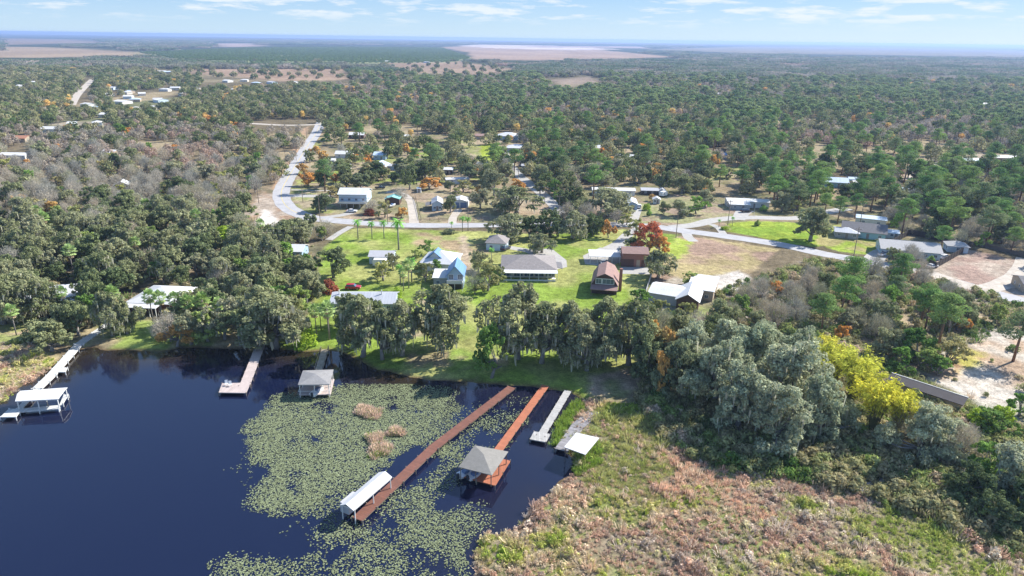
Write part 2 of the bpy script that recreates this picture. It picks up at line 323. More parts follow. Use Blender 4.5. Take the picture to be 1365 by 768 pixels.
fc = fc * (1 - fm) + A((.24, .195, .15)) * fm
col = col * (1 - far) + fc * far
def paint(poly, c, soft=1.5, amp=3, ns=5, c2=None, s2=14, seed=0, op=1):
    global col
    P = W(poly); xs = [p[0] for p in P]; ys = [p[1] for p in P]; pad = 3 * soft + amp + 5
    bx = (X > min(xs) - pad) & (X < max(xs) + pad) & (Y > min(ys) - pad) & (Y < max(ys) + pad)
    if not bx.any(): return
    x, y = X[bx], Y[bx]; sd = inpoly_sd(P, x, y) + (fbm(x, y, ns, 31 + seed) - .5) * 2 * amp
    m_ = (np.clip(sd / soft + .5, 0, 1) * op)[:, None]
    cc = A(c)[None] * np.ones((len(x), 1))
    if c2 is not None:
        t = np.clip((fbm(x, y, s2, 51 + seed) - .42) / .2, 0, 1)[:, None]; cc = cc * (1 - t) + A(c2)[None] * t
    col[bx] = col[bx] * (1 - m_) + cc * m_
GREEN = (.215, .30, .055); GREEN2 = (.33, .34, .12); TAN = (.37, .28, .17)
paint([(-400, 480), (-300, 250), (60, 240), (400, 250), (420, 300), (420, 440), (350, 465), (100, 465)], (.15, .14, .085), 4, 6, 9, (.24, .19, .13), 9)
paint([(420, 300), (445, 190), (560, 180), (700, 175), (870, 190), (960, 240), (1060, 240), (1250, 280), (1365, 300), (1365, 330), (1200, 330), (950, 300), (700, 300)], (.30, .24, .155), 4, 5, 9, (.20, .19, .10), 14)
paint(GRASSN, (.33, .27, .18), 2, 5, 6, (.25, .31, .08), 9, 2); paint(DIRTN, (.36, .28, .195), 2, 4, 6, (.27, .25, .14), 11, 3)
paint(LOTNE, (.33, .25, .185), 2, 4, 6, (.30, .30, .15), 9, 4)
for p in (CLEAR, CLEAR2, CLEAR3): paint(p, (.35, .28, .19), 2, 4, 6, (.28, .29, .12), 9, 5)
paint([(640, 195), (655, 190), (668, 215), (640, 212)], (.33, .40, .06), 2, 2)
paint([(1180, 235), (1250, 205), (1365, 205), (1365, 218), (1300, 222), (1210, 240)], (.36, .30, .22), 3, 4)
paint(YARD, GREEN, 1.5, 1.5, 6, GREEN2, 16, 6)
paint([(548, 325), (560, 312), (640, 318), (655, 335), (622, 350), (600, 336)], TAN, 5, 5, 6, (.30, .33, .12), 6, 7)
paint([(612, 312), (620, 312), (634, 368), (606, 368), (614, 335)], (.44, .35, .25), 1.5, 2, 4)
paint([(505, 475), (600, 470), (660, 480), (690, 490), (640, 498), (560, 490), (500, 484)], (.30, .25, .15), 3, 6, 5, (.22, .30, .07), 5, 8)
paint([(780, 500), (850, 492), (868, 520), (840, 530), (790, 528)], (.42, .33, .235), 2, 3, 4, (.26, .27, .12), 5, 9)
paint([(545, 395), (578, 392), (575, 455), (545, 450)], (.38, .31, .20), 2, 3, 4, GREEN, 5, 9)
paint([(840, 385), (875, 375), (900, 395), (960, 400), (940, 430), (880, 420), (850, 420)], (.33, .28, .20), 2, 3, 5, (.25, .28, .11), 6)
paint(LOTBROWN, (.36, .255, .19), 1.5, 2, 5, (.40, .33, .17), 12, 10)
paint([(905, 318), (925, 322), (905, 345), (880, 340)], (.33, .40, .08), 2, 3)
paint([(925, 372), (985, 360), (1000, 372), (975, 392), (940, 385)], (.55, .50, .44), 2, 2, 4)
paint([(880, 378), (900, 368), (950, 378), (935, 386)], (.42, .37, .30), 2, 2, 4)
paint([(985, 385), (1080, 350), (1100, 400), (1060, 430), (1000, 440), (950, 430)], (.36, .31, .26), 3, 6, 5, (.22, .18, .13), 5, 12)
paint(LOTRIGHT, (.42, .35, .28), 2, 2, 5, (.36, .26, .21), 10, 13)
paint([(1100, 340), (1235, 362), (1260, 372), (1365, 400), (1365, 430), (1180, 400), (1100, 365)], (.27, .24, .14), 3, 4, 5, (.36, .31, .24), 8)
paint([(1100, 430), (1200, 400), (1365, 410), (1365, 440), (1260, 470), (1240, 500), (1180, 500)], (.26, .215, .14), 3, 5, 5, (.38, .30, .2), 7)
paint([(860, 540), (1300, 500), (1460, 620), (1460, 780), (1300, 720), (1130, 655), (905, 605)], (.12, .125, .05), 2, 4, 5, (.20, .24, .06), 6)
paint(LOTLOW, (.50, .45, .38), 2, 3, 5, (.42, .31, .22), 8, 14)
paint([(1262, 480), (1285, 465), (1310, 470), (1285, 500), (1265, 500)], (.40, .36, .10), 2, 3, 5, (.40, .27, .16), 5)
paint([(1300, 535), (1365, 545), (1365, 640), (1320, 620), (1305, 580)], (.40, .38, .30), 2, 3, 4)
paint(SANDL, (.42, .35, .28), 1.5, 2, 4, (.36, .25, .17), 6, 15)
paint([(340, 300), (350, 278), (365, 285), (372, 296), (362, 305)], (.66, .60, .54), 1.5, 2)
paint([(362, 252), (392, 195), (402, 172), (412, 168), (398, 205), (372, 240), (372, 255)], (.42, .29, .19), 1, 1, 4)
paint([(428, 168), (440, 168), (430, 190), (412, 215), (400, 240), (393, 240), (398, 215)], (.36, .27, .18), 1, 1, 4, (.30, .30, .12))
paint([(388, 246), (440, 244), (445, 285), (405, 283), (388, 270)], (.36, .30, .20), 1.5, 1.5, 4, (.27, .29, .11), 6)
paint([(394, 240), (440, 236), (440, 242), (396, 246)], (.33, .33, .12), 1, 1)
paint(TRIANGLE, (.29, .36, .06), 1, 1, 4, (.22, .32, .05), 8); paint([(948, 300), (965, 297), (975, 306), (965, 308)], (.38, .29, .2), 1, 1)
paint(RLAWN, (.27, .35, .06), 1.5, 2, 4, (.35, .31, .14), 7)
paint(LLAWN, (.24, .30, .08), 1.5, 2, 4, (.36, .30, .18), 6, 16)
paint([(-60, 425), (20, 418), (60, 425), (50, 440), (20, 450), (-60, 455)], (.42, .32, .22), 2, 3, 4, (.26, .27, .10), 6)
paint([(-40, 442), (25, 446), (60, 440), (40, 458), (-40, 460)], (.27, .30, .11), 2, 3, 4)
paint(MARSH, (.27, .22, .15), 1.5, 2, 4, (.20, .22, .08), 6, 17); paint(MARSHL, (.33, .31, .13), 1.5, 2, 4, (.40, .30, .21), 5, 18)
paint([(0, 150), (90, 145), (330, 120), (330, 145), (150, 168), (90, 170), (0, 180)], (.33, .29, .22), 5, 12, 25, (.16, .17, .09), 30)
paint([(0, 108), (60, 108), (60, 128), (0, 130)], (.36, .32, .26), 6, 12, 25, (.16, .17, .09), 30)
for p, c in FIELDS:
    paint(p, c, 25, 20, 120, tuple(v * .82 for v in c), 160, 21)
paint(GROVE, (.26, .28, .14), 20, 10, 100, (.20, .24, .10), 200)
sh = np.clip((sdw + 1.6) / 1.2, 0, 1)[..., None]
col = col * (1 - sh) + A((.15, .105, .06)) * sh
ny, nx = X.shape
Vg = np.stack([X.ravel(), Y.ravel(), Z.ravel()], 1)
i0 = (np.arange(ny - 1)[:, None] * nx + np.arange(nx - 1)[None]).ravel()
me = mesh_raw('ground', Vg, quads=np.stack([i0, i0 + 1, i0 + 1 + nx, i0 + nx], 1))
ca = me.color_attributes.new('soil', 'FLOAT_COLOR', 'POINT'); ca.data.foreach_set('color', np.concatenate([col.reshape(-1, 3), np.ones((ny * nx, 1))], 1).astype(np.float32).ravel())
gmt, nt, out = newmat('ground_cover'); N = nt.nodes; L = nt.links
at = N.new('ShaderNodeAttribute'); at.attribute_name = 'soil'; tc = N.new('ShaderNodeTexCoord')
b = N.new('ShaderNodeBsdfDiffuse'); L.new(b.outputs[0], out.inputs[0]); last = at.outputs['Color']
for sc_, lo, hi, st in ((3.0, .3, .7, .38), (.55, .3, .7, .28), (.07, .35, .65, .18)):
    nz = N.new('ShaderNodeTexNoise'); nz.inputs['Scale'].default_value = sc_; nz.inputs['Detail'].default_value = 4; L.new(tc.outputs['Object'], nz.inputs['Vector'])
    mr = N.new('ShaderNodeMapRange'); L.new(nz.outputs[0], mr.inputs[0]); mr.inputs[1].default_value = lo; mr.inputs[2].default_value = hi; mr.inputs[3].default_value = 1 - st; mr.inputs[4].default_value = 1 + st
    mx = N.new('ShaderNodeMix'); mx.data_type = 'RGBA'; mx.blend_type = 'MULTIPLY'; mx.inputs[0].default_value = 1; L.new(last, mx.inputs[6]); L.new(mr.outputs[0], mx.inputs[7]); last = mx.outputs[2]
mx = N.new('ShaderNodeMix'); mx.data_type = 'RGBA'; mx.blend_type = 'MULTIPLY'; mx.inputs[0].default_value = 1; L.new(last, mx.inputs[6]); mx.inputs[7].default_value = (.88, .88, .88, 1); last = mx.outputs[2]
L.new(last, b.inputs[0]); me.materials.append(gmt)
tag(ob('ground', me), kind='structure')
# ------------------------------------------------------------------ water
wm, nt, out = newmat('lake_water'); N = nt.nodes; L = nt.links
b = N.new('ShaderNodeBsdfPrincipled'); b.inputs['Base Color'].default_value = (.006, .010, .034, 1); b.inputs['Roughness'].default_value = .03; b.inputs['IOR'].default_value = 1.33; b.inputs['Specular IOR Level'].default_value = 1.0
tc = N.new('ShaderNodeTexCoord'); nz = N.new('ShaderNodeTexNoise'); nz.inputs['Scale'].default_value = 1.6; nz.inputs['Detail'].default_value = 3; L.new(tc.outputs['Object'], nz.inputs['Vector'])
bp = N.new('ShaderNodeBump'); bp.inputs['Strength'].default_value = .06; bp.inputs['Distance'].default_value = .12; L.new(nz.outputs[0], bp.inputs['Height']); L.new(bp.outputs[0], b.inputs['Normal'])
n9 = N.new('ShaderNodeTexNoise'); n9.inputs['Scale'].default_value = .035; n9.inputs['Detail'].default_value = 4; L.new(tc.outputs['Object'], n9.inputs['Vector'])
r9 = N.new('ShaderNodeMapRange'); L.new(n9.outputs[0], r9.inputs[0]); r9.inputs[1].default_value = .4; r9.inputs[2].default_value = .65; r9.inputs[3].default_value = .015; r9.inputs[4].default_value = .09; L.new(r9.outputs[0], b.inputs['Roughness'])
r8 = N.new('ShaderNodeMapRange'); L.new(n9.outputs[0], r8.inputs[0]); r8.inputs[1].default_value = .38; r8.inputs[2].default_value = .65; r8.inputs[3].default_value = .04; r8.inputs[4].default_value = .13; L.new(r8.outputs[0], bp.inputs['Strength'])
# shallow brown tint near the bank
at = N.new('ShaderNodeAttribute'); at.attribute_name = 'shallow'; mx = N.new('ShaderNodeMix'); mx.data_type = 'RGBA'; L.new(at.outputs['Fac'], mx.inputs[0])
mx.inputs[6].default_value = (.006, .010, .034, 1); mx.inputs[7].default_value = (.028, .021, .012, 1); L.new(mx.outputs[2], b.inputs['Base Color']); L.new(b.outputs[0], out.inputs[0])
wx = np.linspace(-420, 130, 180); wy = np.linspace(-60, 300, 130); WX, WY = np.meshgrid(wx, wy)
wsd = inpoly_sd(lakeW, WX, WY); shl = np.clip(1 - (wsd - 2) / 11, 0, 1) * np.where(WX > -20, .35, 1) * np.clip((fbm(WX, WY, 12, 4) - .1) / .5, 0, 1)
i0 = (np.arange(129)[:, None] * 180 + np.arange(179)[None]).ravel()
keep = (wsd.ravel()[i0] > -12)
me = mesh_raw('lake_water', np.stack([WX.ravel(), WY.ravel(), np.zeros(WX.size)], 1), quads=np.stack([i0, i0 + 1, i0 + 181, i0 + 180], 1)[keep], mt=wm)
a = me.attributes.new('shallow', 'FLOAT', 'POINT'); a.data.foreach_set('value', shl.ravel().astype(np.float32))
tag(ob('lake', me), kind='structure')
def far_patch(name, x0, x1, y0, y1, mt, z):
    tag(ob(name, mesh_raw(name, [(x0, y0, z), (x1, y0, z), (x1, y1, z), (x0, y1, z)], faces=[(0, 1, 2, 3)], mt=mt)), kind='structure')
far_patch('distant_lake', -15500, 6500, 19000, 33000, mat('distant_water', (.35, .45, .55), .15, .02, .0005), LZ + 3)
# ------------------------------------------------------------------ roads, tracks, driveways
mainr = [(428, 163), (421.7, 177), (411, 193), (403, 206), (390, 227), (378, 248), (375, 262), (384, 277), (409, 289), (434, 293), (472, 296)]
ribbon('road', mainr, 8.2, M['asphalt'], .032)
ribbon('road_centre_line', mainr[:-1], .28, M['yellowline'], .040)
ribbon('road', [(460, 295.5), (530, 300), (620, 300.5), (700, 299), (780, 298.5), (860, 301), (905, 307), (960, 314), (1040, 326), (1100, 339), (1170, 351), (1240, 367), (1300, 384), (1365, 402), (1460, 430)], 7.4, M['asphalt'], .036)
ribbon('side_road', [(895, 303), (925, 300), (955, 293), (1000, 290), (1060, 291), (1090, 285), (1130, 278)], 6.5, M['drive'], .028)
ribbon('side_road', [(672, 203), (677, 215), (690, 232), (710, 248), (735, 270), (757, 296)], 6.0, M['drive'], .024)
ribbon('far_road', [(95, 140), (102, 128), (111, 118), (123, 106)], 9, M['sandtrack'], .05)
ribbon('far_road', [(325, 164), (380, 167), (428, 166)], 7, M['sandtrack'], .045)
ribbon('driveway', [(855, 303), (838, 312), (825, 325), (800, 338)], 4.2, M['drive'], .020, 6)
patch('parking_pad', [(777, 341), (800, 330), (828, 333), (830, 348), (812, 356), (780, 352)], M['drive'], .012)
patch('parking_pad', [(828, 356), (864, 356), (866, 366), (826, 365)], M['drive'], .016)
patch('driveway', [(712, 333), (735, 331), (755, 347), (756, 356), (738, 360), (726, 350), (700, 336), (683, 333), (668, 330), (675, 327)], M['drive'], .012)
ribbon('driveway', [(468, 302), (455, 309), (438, 320)], 3.0, M['drive'], .020)
ribbon('dirt_drive', [(552, 298), (550, 282), (547, 268), (535, 258), (515, 256)], 4.0, M['sandtrack'], .016)
ribbon('dirt_drive', [(603, 299), (604, 290), (612, 279)], 3.5, M['sandtrack'], .020)
ribbon('driveway', [(385, 261), (415, 261.5), (440, 262)], 6.0, M['drive'], .024)
ribbon('driveway', [(388, 253), (420, 254), (445, 254)], 2.0, M['drive'], .020)
ribbon('driveway', [(430, 290), (455, 287), (470, 283)], 4.0, M['drive'], .020)
ribbon('driveway', [(965, 313), (958, 304), (948, 299)], 3, M['drive'], .016)
ribbon('driveway', [(985, 293), (988, 286), (994, 280)], 5.0, M['drive'], .016, 8)
ribbon('driveway', [(1160, 352), (1170, 340), (1186, 333)], 7, M['drive'], .020)
ribbon('dirt_drive', [(1225, 360), (1270, 375), (1310, 385), (1345, 375), (1362, 362), (1370, 345)], 7, M['sandtrack'], .044)
ribbon('driveway', [(925, 322), (918, 317), (915, 311)], 4, M['drive'], .016)
ribbon('footpath', [(132, 442), (145, 432), (165, 424), (190, 420)], 2.2, M['drive'], .020)
ribbon('dirt_drive', [(1210, 240), (1260, 215), (1320, 212), (1380, 214)], 5, M['sandtrack'], .03)
ribbon('driveway', [(850, 278), (846, 290), (840, 300)], 4, M['drive'], .016)
# ------------------------------------------------------------------ mask of what must stay visible (used to choose where trees grow)
PM = np.zeros((200, 342)); gxx, gyy = np.meshgrid(np.arange(342) * 4 + 2., np.arange(200) * 4 + 2.)
def protect(poly, grow=0): 
    PM[inpoly_sd(poly, gxx, gyy) > -grow] = 1
for p in (LAKE, MARSH, YARD, LOTBROWN, LOTRIGHT, LOTLOW, SANDL, DIRTN, LOTNE, TRIANGLE, RLAWN): protect(p, 1)
protect([(-40, 405), (60, 415), (62, 432), (20, 458), (-40, 458)]); protect([(95, 478), (130, 440), (165, 440), (235, 440), (240, 470), (106, 470)])
for p in FIELDS: protect(p[0], 2)
protect(GROVE, 2)
protect([(363, 262), (385, 225), (418, 166), (440, 166), (412, 235), (430, 245), (445, 290), (380, 290)])
protect([(90, 140), (118, 103), (128, 106), (110, 140)]); protect([(940, 300), (960, 284), (1055, 284), (1140, 272), (1142, 282), (1060, 296), (960, 310)])
protect([(930, 305), (1110, 332), (1175, 346), (1170, 358), (1090, 345), (950, 318)]); protect([(672, 198), (686, 198), (700, 235), (745, 270), (740, 282), (715, 262), (680, 230)])
protect([(945, 226), (1000, 222), (1000, 236), (940, 240)])
protect([(268, 112), (272, 106), (380, 106), (380, 113)]); protect([(150, 139), (178, 122), (240, 118), (240, 130), (190, 142)])
protect([(325, 160), (430, 162), (430, 170), (325, 168)])
def pmask(px, py):
    i = np.clip((np.asarray(py) / 4).astype(int), 0, 199); j = np.clip((np.asarray(px) / 4).astype(int), 0, 341)
    return PM[i, j]
# ------------------------------------------------------------------ plant generators
def unit(a): return a / np.maximum(np.linalg.norm(a, axis=1, keepdims=True), 1e-6)
def leaf_cloud(C, R, n, size, rng, jit=1.0, up=.25, asp=.6, shell=.7, tone=None):
    C = np.repeat(np.asarray(C, float), n, axis=0); Rr = np.repeat(np.asarray(R, float), n, axis=0); k = len(C)
    d = unit(rng.normal(size=(k, 3))); r = shell + (1.06 - shell) * rng.random((k, 1)) ** .6
    p = C + d * Rr * r
    nn = unit(d + rng.normal(size=(k, 3)) * jit * .6 + np.array([0, 0, up])); t = unit(np.cross(nn, rng.normal(size=(k, 3)))); b = np.cross(nn, t)
    s = size * (.6 + .8 * rng.random((k, 1)))
    V = np.stack([p + t * s, p + b * s * asp, p - t * s, p - b * s * asp], 1).reshape(-1, 3)
    nb = len(C) // n
    tn = np.repeat(rng.random(nb) if tone is None else tone, n) * .5 + rng.random(k) * .5
    return V, np.repeat(tn, 4)
def quads_of(V): return np.arange(len(V)).reshape(-1, 4)
def crown_mesh(name, C, R, n, size, mt, rng, **kw):
    V, t = leaf_cloud(C, R, n, size, rng, **kw)
    return mesh_raw(name, V, quads=quads_of(V), mt=mt, rnd=t)
def dome_blobs(w, h, base, k, rng, zmin=-.3, rmin=.5, br=(.1, .17), flat=.75, lob=.25):
    C = []; R = []
    ph = rng.random(4) * 6.28
    while len(C) < k:
        d = rng.normal(size=3); d /= np.linalg.norm(d)
        if d[2] < zmin: continue
        az = math.atan2(d[1], d[0]); f = 1 + lob * (math.sin(az * 2 + ph[0]) * .5 + math.sin(az * 3 + ph[1]) * .5) + rng.normal() * .05
        r = rmin + (1 - rmin) * rng.random() ** .5
        rb = w * rng.uniform(*br)
        p = np.array([d[0] * (w / 2 - rb * .8) * f * r, d[1] * (w / 2 - rb * .8) * f * r, base + (d[2] - zmin) / (1 - zmin) * (h - base - rb * .5) * (.75 + .25 * r) * rng.uniform(.9, 1.05)])
        C.append(p); R.append((rb, rb, rb * flat))
    return np.array(C), np.array(R)
def lobed(w, h, base, nl, ns, rng, skip=.2, flat=.8, br=(.13, .22), sr=(.26, .42), lob=.6, rmin=.45):
    # big boughs, each carrying its own small leaf clumps
    LC, LR = dome_blobs(w * .92, h * .95, base, nl, rng, rmin=rmin, br=br, flat=flat, lob=lob); C = []; R = []
    for c, r in zip(LC, LR):
        for k in range(ns):
            if rng.random() < skip: continue
            d = rng.normal(size=3); d[2] += .35; d /= np.linalg.norm(d); q = r[0] * rng.uniform(*sr)
            C.append(c + d * r * rng.uniform(.45, 1.08)); R.append((q, q, q * .75))
    return np.array(C), np.array(R)
def trunk_mesh(name, h0, r0, targets, mt, rng, lean=(0, 0), nl=12):
    mb = MB(); top = Vector((lean[0], lean[1], h0))
    mb.tube([(0, 0, -.4), (lean[0] * .4, lean[1] * .4, h0 * .4), top], [r0 * 1.25, r0 * .95, r0 * .8], 8)
    idx = rng.permutation(len(targets))[:nl]
    for i in idx:
        t = Vector(targets[i]); mid = top.lerp(t, .5) + Vector((rng.normal() * .5, rng.normal() * .5, -.25 * (t - top).length * .3))
        mb.tube([top - Vector((0, 0, .4)), mid, t], [r0 * .45, r0 * .28, r0 * .1], 5)
    return mesh_raw(name, mb.v, faces=mb.f, mt=mt, smooth=True)
def moss_mesh(C, R, n, rng, L=(1.0, 2.8), wd=.22):
    i = rng.integers(0, len(C), n); d = unit(rng.normal(size=(n, 3))); d[:, 2] = -np.abs(d[:, 2]) * .6
    p = C[i] + d * R[i]; a = rng.random(n) * 6.28; u = np.stack([np.cos(a), np.sin(a), 0 * a], 1) * (wd * (.5 + rng.random((n, 1))))
    l = rng.uniform(*L, (n, 1)); dn = np.array([0, 0, -1.0]) * l + rng.normal(size=(n, 3)) * .12
    V = np.stack([p - u, p + u, p + u * .5 + dn, p - u * .4 + dn * .9], 1).reshape(-1, 3)
    return mesh_raw('spanish_moss', V, quads=quads_of(V), mt=M['moss'], rnd=np.repeat(rng.random(n), 4))
class Kind: pass
KINDS = {}
def reg(key, name, h, w, parts, extra=None):
    k = Kind(); k.name = name; k.h = h; k.w = w; k.parts = parts; KINDS.setdefault(key, []).append(k)
def oak(key, leafmat, h, w, moss=0, seeds=(1, 2, 3), nb=62, n=46, size=.29, base=.24, flat=.75, bark='barkgrey', nl=17, ns=11, skip=.2):
    for s in seeds:
        rng = np.random.default_rng(s * 17 + hash(len(key)) % 7 + len(leafmat))
        C, R = lobed(w, h, h * base, nl, ns, rng, skip, flat)
        parts = [('trunk', trunk_mesh('trunk', h * .22, w * .04, C, M[bark], rng, (rng.normal() * .4, rng.normal() * .4))),
                 ('crown', crown_mesh('crown', C, R, n, size, M[leafmat], rng))]
        if moss: parts.append(('spanish_moss', moss_mesh(C, R, moss, rng)))
        reg(key, 'live_oak', h, w, parts)
oak('oak', 'oakleaf', 11, 13, 0, (1, 2, 3, 4))
oak('darkoak', 'oakdark', 11, 12, 0, (5, 6, 7))
oak('mossyoak', 'mossyleaf', 16, 14, 330, (8, 9, 10), n=50, size=.27, base=.2, flat=.95, nl=22, ns=13, skip=.2)
oak('silveroak', 'silver', 13, 14, 160, (11, 12, 13), n=62, size=.24, base=.05, flat=.85, nl=22, ns=15, skip=.25)
oak('green', 'greenleaf', 9, 9, 0, (14, 15, 16), n=44, size=.25, base=.2, nl=12, ns=10)
for kk in KINDS['green']: kk.name = 'broadleaf_tree'
oak('olive', 'olive', 9, 9, 0, (17, 18), n=38, size=.24, base=.2, nl=12, ns=10)
for kk in KINDS['olive']: kk.name = 'broadleaf_tree'
oak('autumn', 'orange', 8, 9, 0, (19, 20), n=58, size=.24, base=.2, nl=12, ns=11, skip=.15)
for kk in KINDS['autumn']: kk.name = 'autumn_tree'
oak('redtree', 'redleaf', 11, 10, 0, (21,), n=36, size=.25, base=.2, nl=13, ns=10)
for kk in KINDS['redtree']: kk.name = 'autumn_tree'
def pine(seeds):
    for s in seeds:
        rng = np.random.default_rng(100 + s); h = 17; w = 9; C = []; R = []
        for i in range(30):
            t = rng.random() ** .8; z = h * (.52 + .46 * t); rr = w / 2 * math.sin(math.pi * (.22 + .74 * t)) ** .8 * rng.uniform(.25, .85); a = rng.random() * 6.28
            C.append((math.cos(a) * rr, math.sin(a) * rr, z)); q = rng.uniform(1.0, 1.7); R.append((q, q, q * .6))
        C = np.array(C); R = np.array(R); mb = MB()
        mb.tube([(0, 0, -.4), (rng.normal() * .2, .1, h * .5), (rng.normal() * .3, 0, h * .94)], [.3, .23, .07], 7)
        for c in C[::2]:
            mb.tube([(0, 0, c[2] - 1.2), (c[0] * .6, c[1] * .6, c[2] - .4), tuple(c)], [.1, .07, .03], 4)
        reg('pine', 'pine_tree', h, w, [('trunk', mesh_raw('trunk', mb.v, faces=mb.f, mt=M['pinebark'], smooth=True)), ('crown', crown_mesh('crown', C, R, 130, .27, M['pineleaf'], rng, asp=.35, up=.4))])
pine((1, 2, 3))
def bare(seeds, h=9, w=9, key='bare', n=3000, mt='twig'):
    for s in seeds:
        rng = np.random.default_rng(200 + s); C, R = dome_blobs(w, h, h * .22, 34, rng, rmin=.3, br=(.1, .16), flat=1)
        i = rng.integers(0, len(C), n); p = C[i] + rng.normal(size=(n, 3)) * R[i] * .55
        d = unit(p - np.array([0, 0, h * .25])) + rng.normal(size=(n, 3)) * .45 + np.array([0, 0, .35]); d = unit(d) * rng.uniform(.35, 1.0, (n, 1))
        u = unit(np.cross(d, rng.normal(size=(n, 3)))) * rng.uniform(.02, .05, (n, 1))
        V = np.stack([p - u, p + u, p + u * .4 + d, p - u * .4 + d], 1).reshape(-1, 3)
        reg(key, 'bare_tree', h, w, [('trunk', trunk_mesh('trunk', h * .2, .24, C, M['barkgrey'], rng, nl=26)), ('twigs', mesh_raw('twigs', V, quads=quads_of(V), mt=M[mt], rnd=np.repeat(rng.random(n), 4)))])
bare((1, 2, 3, 4))
def fan_palm(seeds):
    for s in seeds:
        rng = np.random.default_rng(300 + s); h = 9.5; T = []; rn = []; Td = []; cs = 1.35
        for i in range(40):
            a = i * 2.4; e = math.radians(85 - i * 4.0 + rng.normal() * 8); d = np.array([math.cos(a) * math.cos(e), math.sin(a) * math.cos(e), math.sin(e)])
            side = np.cross(d, [0, 0, 1.0]); side /= np.linalg.norm(side) + 1e-6; upv = np.cross(side, d); c = np.array([0, 0, h]) + d * rng.uniform(.8, 1.25); dead = i > 32
            (Td if dead else T).append([np.array([0, 0, h]), c + side * .04, c - side * .04])
            for k in range(9):
                f0 = (k - 4.5) * .33; f1 = f0 + .27; L_ = .95 * (1 - .04 * abs(k - 4))
                p1 = c + (d * math.cos(f0) + side * math.sin(f0)) * L_ - np.array([0, 0, .22 * abs(f0)]); p2 = c + (d * math.cos(f1) + side * math.sin(f1)) * L_ - np.array([0, 0, .22 * abs(f1)])
                (Td if dead else T).append([c, p1, p2])
        def tm(nm, T, mt): V = (np.array(T).reshape(-1, 3) - [0, 0, h]) * cs + [0, 0, h]; return mesh_raw(nm, V, tris=np.arange(len(V)).reshape(-1, 3), mt=mt, rnd=np.repeat(rng.random(len(T)), 3))
        mb = MB(); mb.tube([(0, 0, -.3), (.1, 0, h * .5), (0, 0, h)], [.24, .17, .2], 7)
        reg('sabal', 'fan_palm', h + 1.5, 4, [('trunk', mesh_raw('trunk', mb.v, faces=mb.f, mt=M['barkgrey'], smooth=True)), ('crown', tm('crown', T, M['palmleaf'])), ('dead_fronds', tm('dead_fronds', Td, M['deadfrond']))])
fan_palm((1, 2))
def feather_palm(seeds, h=8, fl=2.8, nf=17):
    for s in seeds:
        rng = np.random.default_rng(400 + s); T = []
        for i in range(nf):
            a = i * 2.4 + rng.normal() * .15; e = math.radians(75 - i * 5.2); px_ = 0; pz = h + .6; prev = None
            for k in range(12):
                t = k / 11; ang = e - t * 1.5; px_ += math.cos(ang) * fl / 12; pz += math.sin(ang) * fl / 12
                c = np.array([math.cos(a) * px_, math.sin(a) * px_, pz]); sd = np.array([-math.sin(a), math.cos(a), 0]); d = np.array([math.cos(a) * math.cos(ang), math.sin(a) * math.cos(ang), math.sin(ang)])
                L_ = .75 * math.sin(math.pi * (.15 + .8 * t)) + .1
                for q in (-1, 1):
                    T.append([c - d * .13, c + d * .13, c + sd * q * L_ + d * .25 - np.array([0, 0, .35 * L_])])
        V = np.array(T).reshape(-1, 3); mb = MB(); mb.tube([(0, 0, -.3), (0, 0, h * .5), (0, 0, h)], [.28, .24, .2], 8); mb2 = MB(); mb2.tube([(0, 0, h), (0, 0, h + .5), (0, 0, h + .9)], [.17, .16, .08], 8)
        reg('feather', 'feather_palm', h + 2, fl * 2, [('trunk', mesh_raw('trunk', mb.v, faces=mb.f, mt=M['barkgrey'], smooth=True)), ('crown', mesh_raw('crown', V, tris=np.arange(len(V)).reshape(-1, 3), mt=M['palmbright'], rnd=np.repeat(rng.random(len(T)), 3))), ('crownshaft', mesh_raw('crownshaft', mb2.v, faces=mb2.f, mt=M['palmbright'], smooth=True))])
feather_palm((1, 2))
def shrub(key, mt, seeds, h=2.6, w=3.4, nb=16, n=90, size=.17, name='shrub'):
    for s in seeds:
        rng = np.random.default_rng(500 + s); C, R = dome_blobs(w, h, h * .12, nb, rng, zmin=-.1, br=(.16, .25), flat=.9)
        mb = MB()
        for c in C[:7]: mb.tube([(0, 0, -.1), tuple(c * .5), tuple(c)], [.06, .04, .02], 4)
        reg(key, name, h, w, [('stem', mesh_raw('stem', mb.v, faces=mb.f, mt=M['bark'])), ('foliage', crown_mesh('foliage', C, R, n, size, M[mt], rng))])
shrub('shrub', 'greenleaf', (1, 2)); shrub('oliveshrub', 'olive', (3,)); shrub('redshrub', 'redshrub', (4,)); shrub('limeshrub', 'limeleaf', (5,)); shrub('greyshrub', 'mossyleaf', (6, 7)); shrub('brownshrub', 'twig', (8,))
